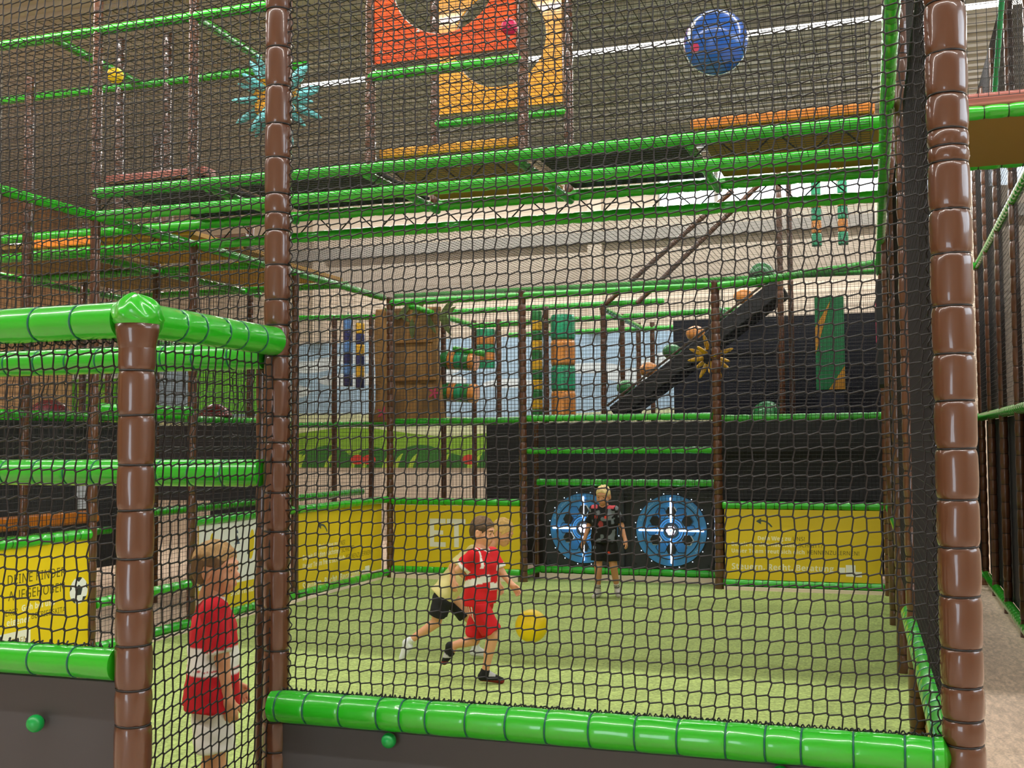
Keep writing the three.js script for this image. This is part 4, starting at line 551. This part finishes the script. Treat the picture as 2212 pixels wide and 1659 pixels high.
  const headC = (p) => { const x = p.clone().sub(H0).multiplyScalar(1 / s), X = x.dot(hr), Y = x.dot(hu), Z = x.dot(hf); if (Z > 0.06) { if (Math.abs(Math.abs(X) - 0.031) < 0.012 && Math.abs(Y - 0.001) < 0.0045) return Math.abs(Math.abs(X) - 0.031) < 0.006 ? dark : [skin[0] * 0.9, skin[1] * 0.9, skin[2] * 0.95]; if (Math.abs(Math.abs(X) - 0.031) < 0.019 && Y > 0.021 && Y < 0.029) return [hc[0] * 0.6, hc[1] * 0.55, hc[2] * 0.5]; if (Math.abs(X) < 0.021 && Math.abs(Y + 0.063) < 0.006) return lip; } return skin; };
  parts.push(surfaceNets(headF, H0.clone().addScalar(-0.15 * s), H0.clone().addScalar(0.15 * s), 0.0042 * s, headC));
  // hands
  for (const S of ['R', 'L']) { const w = J['w' + S], ar = w.clone().sub(J['e' + S]).normalize(), side = S === 'R' ? -1 : 1; let pn = right.clone().multiplyScalar(side); pn.addScaledVector(ar, -pn.dot(ar)).normalize();   // palm faces the body
    const fw = ar.clone().cross(pn).multiplyScalar(1).normalize(); const F = fw.dot(fwd) < 0 ? fw.clone().negate() : fw;
    const hq = (a, f, n) => w.clone().addScaledVector(ar, a * s).addScaledVector(F, f * s).addScaledVector(pn, n * s);
    const pr = [[hq(0, 0, 0), hq(0.03, 0.008, 0), 0.021, 0.016], [hq(0.012, 0.012, 0), hq(0.058, 0.021, 0.002), 0.013, 0.011], [hq(0.012, 0.0, 0), hq(0.06, 0.004, 0.002), 0.014, 0.012], [hq(0.012, -0.012, 0), hq(0.056, -0.014, 0.002), 0.013, 0.011]], fing = [];
    [[0.023, 0.034], [0.0085, 0.038], [-0.0055, 0.035], [-0.019, 0.027]].forEach(([f, l]) => { const c = o.curl ?? 0.5; const a = hq(0.058, f * 0.95, 0.002), b = hq(0.058 + l * 0.62, f * 1.05, 0.004 + l * 0.3 * c), e = hq(0.058 + l * (1.15 - 0.3 * c), f * 1.08, 0.006 + l * 1.0 * c); fing.push([a, b, 0.0082, 0.0075], [b, e, 0.0075, 0.006]); });
    const th = [[hq(0.015, 0.016, 0.004), hq(0.036, 0.036, 0.012), 0.011, 0.009], [hq(0.036, 0.036, 0.012), hq(0.06, 0.042, 0.02), 0.0088, 0.007]];
    const hf2 = (p) => { let d = cap(p, J['e' + S].clone().lerp(w, 0.7), w, 0.023 * s, 0.0205 * s); for (const q of pr) d = smin(d, cap(p, q[0], q[1], q[2] * s, q[3] * s), 0.014 * s); let e = 1e9; for (const q of fing) e = Math.min(e, cap(p, q[0], q[1], q[2] * s, q[3] * s)); for (const q of th) e = Math.min(e, cap(p, q[0], q[1], q[2] * s, q[3] * s)); return smin(d, e, 0.006 * s); };
    const c0 = hq(0.05, 0.005, 0.01); parts.push(surfaceNets(hf2, c0.clone().addScalar(-0.09 * s), c0.clone().addScalar(0.09 * s), 0.0045 * s, skinC)); }
  part('body', mergeGeometries(parts), new THREE.MeshPhysicalMaterial({ color: 0xffffff, vertexColors: true, roughness: 0.55, sheen: 0.2 }), t);
  // hair: shell over the skull
  const hairF = (p) => { const x = p.clone().sub(H0).multiplyScalar(1 / s), X = x.dot(hr), Y = x.dot(hu), Z = x.dot(hf); const n = 0.0035 * Math.sin(X * 150 + Z * 60) + 0.003 * Math.sin(Z * 130 - Y * 90 + X * 40) + 0.002 * Math.sin(X * 310 + Y * 120);
    let d = ell(p, hp(0, 0.03, -0.008), 0.08 + n * 0.5, 0.09 + n + (o.mop || 0), 0.098 + n * 0.5); d = smin(d, ell(p, hp(0, -0.015, -0.05), 0.064, 0.06, 0.052), 0.02 * s);
        const cut = 0.055 - 1.2 * Math.max(0, 0.078 - Z) - Y; let c2 = Math.max(cut, -0.085 - Y); if (Math.abs(X) > 0.05 && Z > -0.028 && Z < 0.02) c2 = Math.max(c2, 0.012 - Y); return smax(d, c2 * s, 0.008 * s); };
  const hairC = (p) => { const x = p.clone().sub(H0).multiplyScalar(1 / s), Y = x.dot(hu), k = 0.8 + 0.4 * hash(Math.floor(x.dot(hr) * 500), Math.floor(x.dot(hf) * 160), 7), sd = o.hair2 && Y < 0.05 + 0.01 * Math.sin(x.dot(hf) * 80) ? lin(o.hair2) : hc; return [sd[0] * k, sd[1] * k, sd[2] * k]; };
  part('hair', surfaceNets(hairF, H0.clone().addScalar(-0.15 * s), H0.clone().addScalar(0.15 * s), 0.0045 * s, hairC), new THREE.MeshStandardMaterial({ color: 0xffffff, vertexColors: true, roughness: 0.7 }), t);
  // shirt
  const hemP = off(J.pelvis, 0, -(o.hem ?? 0.06) * s, 0), slv = o.sleeve ?? 0.75;
  const fold = (p) => 0.004 * s * (Math.sin(p.x * 55 + p.y * 21) + Math.sin(p.z * 62 - p.y * 26 + 1.3) + 0.6 * Math.sin(p.y * 80 + p.x * 30));
  const fl = o.flare ?? 0.1, tp = [[off(J.pelvis, 0.056 * s, -0.1 * s, 0), off(J.chest, 0.055 * s, 0, 0), fl, 0.092], [off(J.pelvis, -0.056 * s, -0.1 * s, 0), off(J.chest, -0.055 * s, 0, 0), fl, 0.092], [J.chest, off(J.neck, 0, -0.035 * s, 0), 0.088, 0.058], [J.sR, J.sL, 0.052, 0.052]];
  const dotp = (p, o2, ax) => (p.x - o2.x) * ax.x + (p.y - o2.y) * ax.y + (p.z - o2.z) * ax.z;
  const sleeves = ['R', 'L'].map((S) => { const a = J['s' + S], b = a.clone().lerp(J['e' + S], slv), ax = b.clone().sub(a).normalize(); return [a, b, ax, b.clone().addScaledVector(ax, 0.05 * s)]; }), nkA = J.neck, nkB = hp(0, -0.02, -0.01);
  const shirtF = (p) => { let d = 1e9; for (const q of tp) d = smin(d, cap(p, q[0], q[1], q[2] * s, q[3] * s), 0.03 * s);
    d = smax(d, -dotp(p, hemP, up), 0.006 * s); let e = 1e9; for (const [a, b, ax, b2] of sleeves) { let q = cap(p, a, b2, 0.05 * s, 0.057 * s); q = smax(q, dotp(p, b, ax), 0.005 * s); e = Math.min(e, q); }
    d = smin(d, e, 0.02 * s) + fold(p) * 0.55; return smax(d, -cap(p, nkA, nkB, 0.047 * s, 0.05 * s), 0.005 * s); };
  const sp = (p) => { let sl = 0, cuff = 0, lat = 0; for (const S of ['R', 'L']) { const a = J['s' + S], b = a.clone().lerp(J['e' + S], slv), ax = b.clone().sub(a), L = ax.length(), tt = p.clone().sub(a).dot(ax) / (L * L), rr = p.clone().sub(a.clone().addScaledVector(ax, tt)).length(); if (tt > 0.15 && tt < 1.08 && rr < 0.075 * s) { sl = tt; } } const r = p.clone().sub(J.pelvis); return { y: r.dot(up) / s, x: r.dot(right) / s, z: r.dot(fwd) / s, sl, nk: p.distanceTo(J.neck) / s }; };
  part('shirt', surfaceNets(shirtF, mn.clone().addScalar(-0.03), mx.clone().addScalar(0.03), 0.0085 * s, (p) => o.shirt(sp(p), p)), clothMat(), t, o.shirtLabel);
  // shorts
  const legsS = ['R', 'L'].map((S) => { const a = J['h' + S], b = a.clone().lerp(J['k' + S], o.shorts ?? 0.78), ax = b.clone().sub(a).normalize(); return [a, b, ax, b.clone().addScaledVector(ax, 0.06 * s)]; }), pA = off(J.pelvis, 0.045 * s, 0.02 * s, 0), pB = off(J.pelvis, -0.045 * s, 0.02 * s, 0);
  const shortsF = (p) => { let d = cap(p, pA, pB, 0.09 * s, 0.09 * s); for (const [a, b, ax, b2] of legsS) { let q = cap(p, a, b2, 0.08 * s, 0.086 * s); q = smax(q, dotp(p, b, ax), 0.005 * s); d = smin(d, q, 0.015 * s); } return smax(d + fold(p) * 0.7, dotp(p, hemP, up) - 0.03 * s, 0.004 * s); };
  const shC = (p) => { const r = p.clone().sub(J.pelvis); return o.short({ y: r.dot(up) / s, x: r.dot(right) / s, z: r.dot(fwd) / s }, p); };
  part('shorts', surfaceNets(shortsF, mn.clone().addScalar(-0.03), mx.clone().addScalar(0.03), 0.0085 * s, shC), clothMat(), t, o.shortsLabel);
  // socks or shoes
  for (const S of ['R', 'L']) { const a = J['a' + S], k = J['k' + S], toe = J['t' + S]; const bk = toe.clone().sub(a); bk.y = 0; bk.normalize().multiplyScalar(-0.02 * s); const heel = a.clone().add(bk); heel.y -= 0.028 * s; const topP = a.clone().lerp(k, o.sock ?? 0.2), ax = k.clone().sub(a).normalize();
    const f = (p) => { let d = smin(smin(cap(p, heel, toe, 0.033 * s, 0.024 * s), cap(p, a, toe, 0.032 * s, 0.022 * s), 0.01 * s), cap(p, a, topP.clone().addScaledVector(ax, 0.04), 0.032 * s, 0.036 * s), 0.015 * s); d = smin(d, cap(p, heel, a, 0.032 * s, 0.032 * s), 0.01 * s); return smax(d, p.clone().sub(topP).dot(ax), 0.004 * s); };
    const [m1, m2] = bounds([heel, toe, a, topP], 0.06 * s); part(o.foot, surfaceNets(f, m1, m2, 0.006 * s, (p) => o.footC({ h: p.clone().sub(a).dot(ax) / s, y: (p.y - Math.min(heel.y, toe.y)) / s, l: p.clone().sub(heel).dot(toe.clone().sub(heel).normalize()) / s, S })), clothMat(), t); }
  return t;
}
function standing(h, heading, tw = {}) {   // joints of a standing child of height h; heading in radians, 0 faces +z
  const s = h / 1.25, c = Math.cos(heading), n = Math.sin(heading); const L = { pelvis: [0, 0.665, 0], chest: [0, 0.9, 0.005], neck: [0, 1.02, -0.005], head: [0, 1.142, 0.015], sR: [-0.128, 0.985, 0], sL: [0.128, 0.985, 0], eR: [-0.165, 0.79, -0.02], eL: [0.165, 0.79, -0.02], wR: [-0.18, 0.615, 0.03], wL: [0.18, 0.615, 0.03], hR: [-0.068, 0.63, 0], hL: [0.068, 0.63, 0], kR: [-0.075, 0.345, 0.012], kL: [0.075, 0.345, 0.012], aR: [-0.078, 0.065, -0.015], aL: [0.078, 0.065, -0.015], tR: [-0.09, 0.02, 0.105], tL: [0.09, 0.02, 0.105], ...tw };
  const J = {}; for (const k in L) { const [x, y, z] = L[k]; J[k] = [(x * c + z * n) * s, y * s, (-x * n + z * c) * s]; } return J; }
const RED = lin(0xc0081c), WHT = lin(0xe9e6e0);
{ // boy standing in the side opening
  const hd = Math.PI * 0.5 + 0.62;   // faces right and away from the viewer
  person('boy in a red shirt with a white band standing behind the side net', [-2.74, 0.012, -4.17], standing(1.265, hd, { eR: [-0.155, 0.79, 0.035], wR: [-0.15, 0.62, 0.06], eL: [0.165, 0.79, 0.02], wL: [0.15, 0.63, 0.10] }), { s: 1.265 / 1.25, flare: 0.118, head: [0.97, -0.03, -0.12], hair: 0xb08a58, hair2: 0x75583a, skin: 0xdb9d78, hem: 0.095, sleeve: 0.88,
    shirt: (q) => q.nk < 0.068 ? WHT : q.sl > 0.15 && Math.abs(q.x) > 0.1 ? (q.sl > 0.92 ? WHT : RED) : q.y > 0.055 && q.y < 0.165 ? (Math.abs(q.y - 0.075) < 0.004 ? RED : WHT) : RED, short: () => WHT, shirtLabel: 'red football shirt with a broad white band', shortsLabel: 'white shorts', foot: 'sock', footC: () => lin(0xd8d6d2) });
}
{ // goalkeeper in black
  const J = standing(1.2, -0.12, { sR: [-0.125, 0.985, 0], eR: [-0.185, 0.80, 0.0], wR: [-0.225, 0.63, 0.06], sL: [0.125, 0.985, 0], eL: [0.2, 0.81, -0.02], wL: [0.27, 0.65, 0.05], kR: [-0.07, 0.345, 0.02], aR: [-0.065, 0.065, 0.05], tR: [-0.07, 0.02, 0.16], kL: [0.1, 0.35, -0.02], aL: [0.1, 0.075, -0.14], tL: [0.15, 0.022, -0.03] });
  const blot = (p, sc, sd) => vnoise(p.x * sc + 40, p.y * sc * 0.8 + p.z * sc * 0.5 + 40, 512, sd), BL = lin(0x0b0b0f), GR = lin(0x6e767c), OR = lin(0xd2402a);
  person('boy in a black patterned football kit standing in front of the targets', [-2.93, 0.012, -11.95], J, { s: 0.96, head: [-0.1, -0.18, 1], hair: 0xe3c98e, skin: 0xc88e68, hem: 0.05, sleeve: 0.85, mop: 0.004,
    shirt: (q, p) => q.nk > 0.075 && q.y > 0.335 && Math.abs(q.x) > 0.06 && Math.abs(q.x) < 0.14 && q.z > -0.05 && q.sl < 0.3 ? lin(0xd2525a) : q.z > 0.05 && Math.abs(Math.abs(q.x) - 0.06) < 0.018 && Math.abs(q.y - 0.24) < 0.014 ? OR : q.z > 0.05 && Math.hypot(q.x - 0.005, (q.y - 0.16) * 0.8) < 0.03 ? lin(0x9a3a3a) : blot(p, 26, 71) > 0.66 && q.sl < 0.6 ? GR : BL,
    short: (q, p) => Math.hypot(q.x + 0.08, q.y + 0.16) < 0.016 && q.z > 0 ? OR : Math.hypot(q.x - 0.09, q.y + 0.1) < 0.018 && q.z > 0 ? lin(0x8fb0cc) : BL, shirtLabel: 'black shirt with grey pattern and small orange marks', shortsLabel: 'black shorts', sock: 0.28, foot: 'sock', footC: (q) => q.h > 0.035 && q.h < 0.046 || q.h > 0.058 && q.h < 0.066 ? lin(0x15151a) : lin(0xd4d0cc) });
}
{ // boy in red running after the ball
  person('boy in a red and white football kit running towards the yellow ball', [-2.69, 0.012, -7.565], { head: [-0.022, 1.058, 0.096], neck: [-0.031, 0.94, 0.092], chest: [-0.028, 0.831, 0.086], pelvis: [-0.052, 0.585, 0.079], sR: [-0.055, 0.90, 0.200], sL: [0.005, 0.895, -0.025], eR: [-0.155, 0.80, 0.225], wR: [-0.115, 0.715, 0.115], eL: [0.075, 0.765, -0.03], wL: [0.155, 0.675, -0.03], hR: [-0.05, 0.566, 0.141], hL: [-0.048, 0.556, 0.013], kR: [0.059, 0.341, 0.103], aR: [-0.012, 0.075, 0.091], tR: [0.1, 0.022, 0.06], kL: [-0.12, 0.285, 0.005], aL: [-0.294, 0.235, 0.036], tL: [-0.335, 0.125, 0.043] },
    { s: 0.91, head: [1, -0.18, 0.05], hair: 0x6b5136, hair2: 0x4d3a28, skin: 0xdda27e, hem: 0.04, sleeve: 0.8, shirt: (q) => q.sl > 0.8 ? WHT : q.nk < 0.066 ? WHT : Math.abs(q.y - 0.14 - 0.35 * q.z * Math.sign(q.x)) < 0.028 && q.y < 0.26 ? WHT : Math.abs(q.x - 0.115) < 0.012 && q.y > 0.26 ? WHT : lin(0xd4101c), short: (q) => q.x > 0.075 && Math.abs(((q.z + 10) % 0.026) - 0.013) < 0.006 && q.z < 0.03 && q.z > -0.06 ? WHT : lin(0xc80c1a), shirtLabel: 'red and white football shirt', shortsLabel: 'red shorts with white side stripes', sock: 0.1, shorts: 0.9, foot: 'shoe', footC: (q) => q.y < 0.004 ? lin(0x7a2018) : q.l > 0.05 && q.l < 0.1 && q.y > 0.035 ? lin(0xb8b8bc) : lin(0x111114) });
  person('boy in a pale yellow shirt bending forward behind the boy in red', [-3.01, 0.012, -8.254], { head: [0.169, 0.985, -0.021], neck: [0.078, 0.885, 0.005], chest: [-0.075, 0.775, 0.04], pelvis: [-0.25, 0.53, 0.09], sR: [-0.02, 0.85, 0.13], sL: [0.0, 0.845, -0.11], eR: [-0.165, 0.735, 0.19], wR: [-0.155, 0.635, 0.205], eL: [0.06, 0.66, -0.16], wL: [0.106, 0.565, -0.12], hR: [-0.259, 0.495, 0.158], hL: [-0.239, 0.48, 0.024], kR: [-0.318, 0.30, 0.146], aR: [-0.555, 0.135, 0.174], tR: [-0.592, 0.022, 0.179], kL: [-0.091, 0.285, -0.053], aL: [-0.074, 0.07, -0.076], tL: [0.03, 0.022, -0.105] },
    { s: 0.9, head: [0.95, -0.42, 0.1], hair: 0xd9b36e, skin: 0xdda27e, hem: 0.06, sleeve: 0.85, mop: 0.008, shirt: () => lin(0xe6dc9c), short: () => lin(0x14161c), shirtLabel: 'pale yellow shirt', shortsLabel: 'black shorts', shorts: 0.72, sock: 0.22, foot: 'sock', footC: () => lin(0xdfe3ea) });
}
renderer.render(scene, camera);
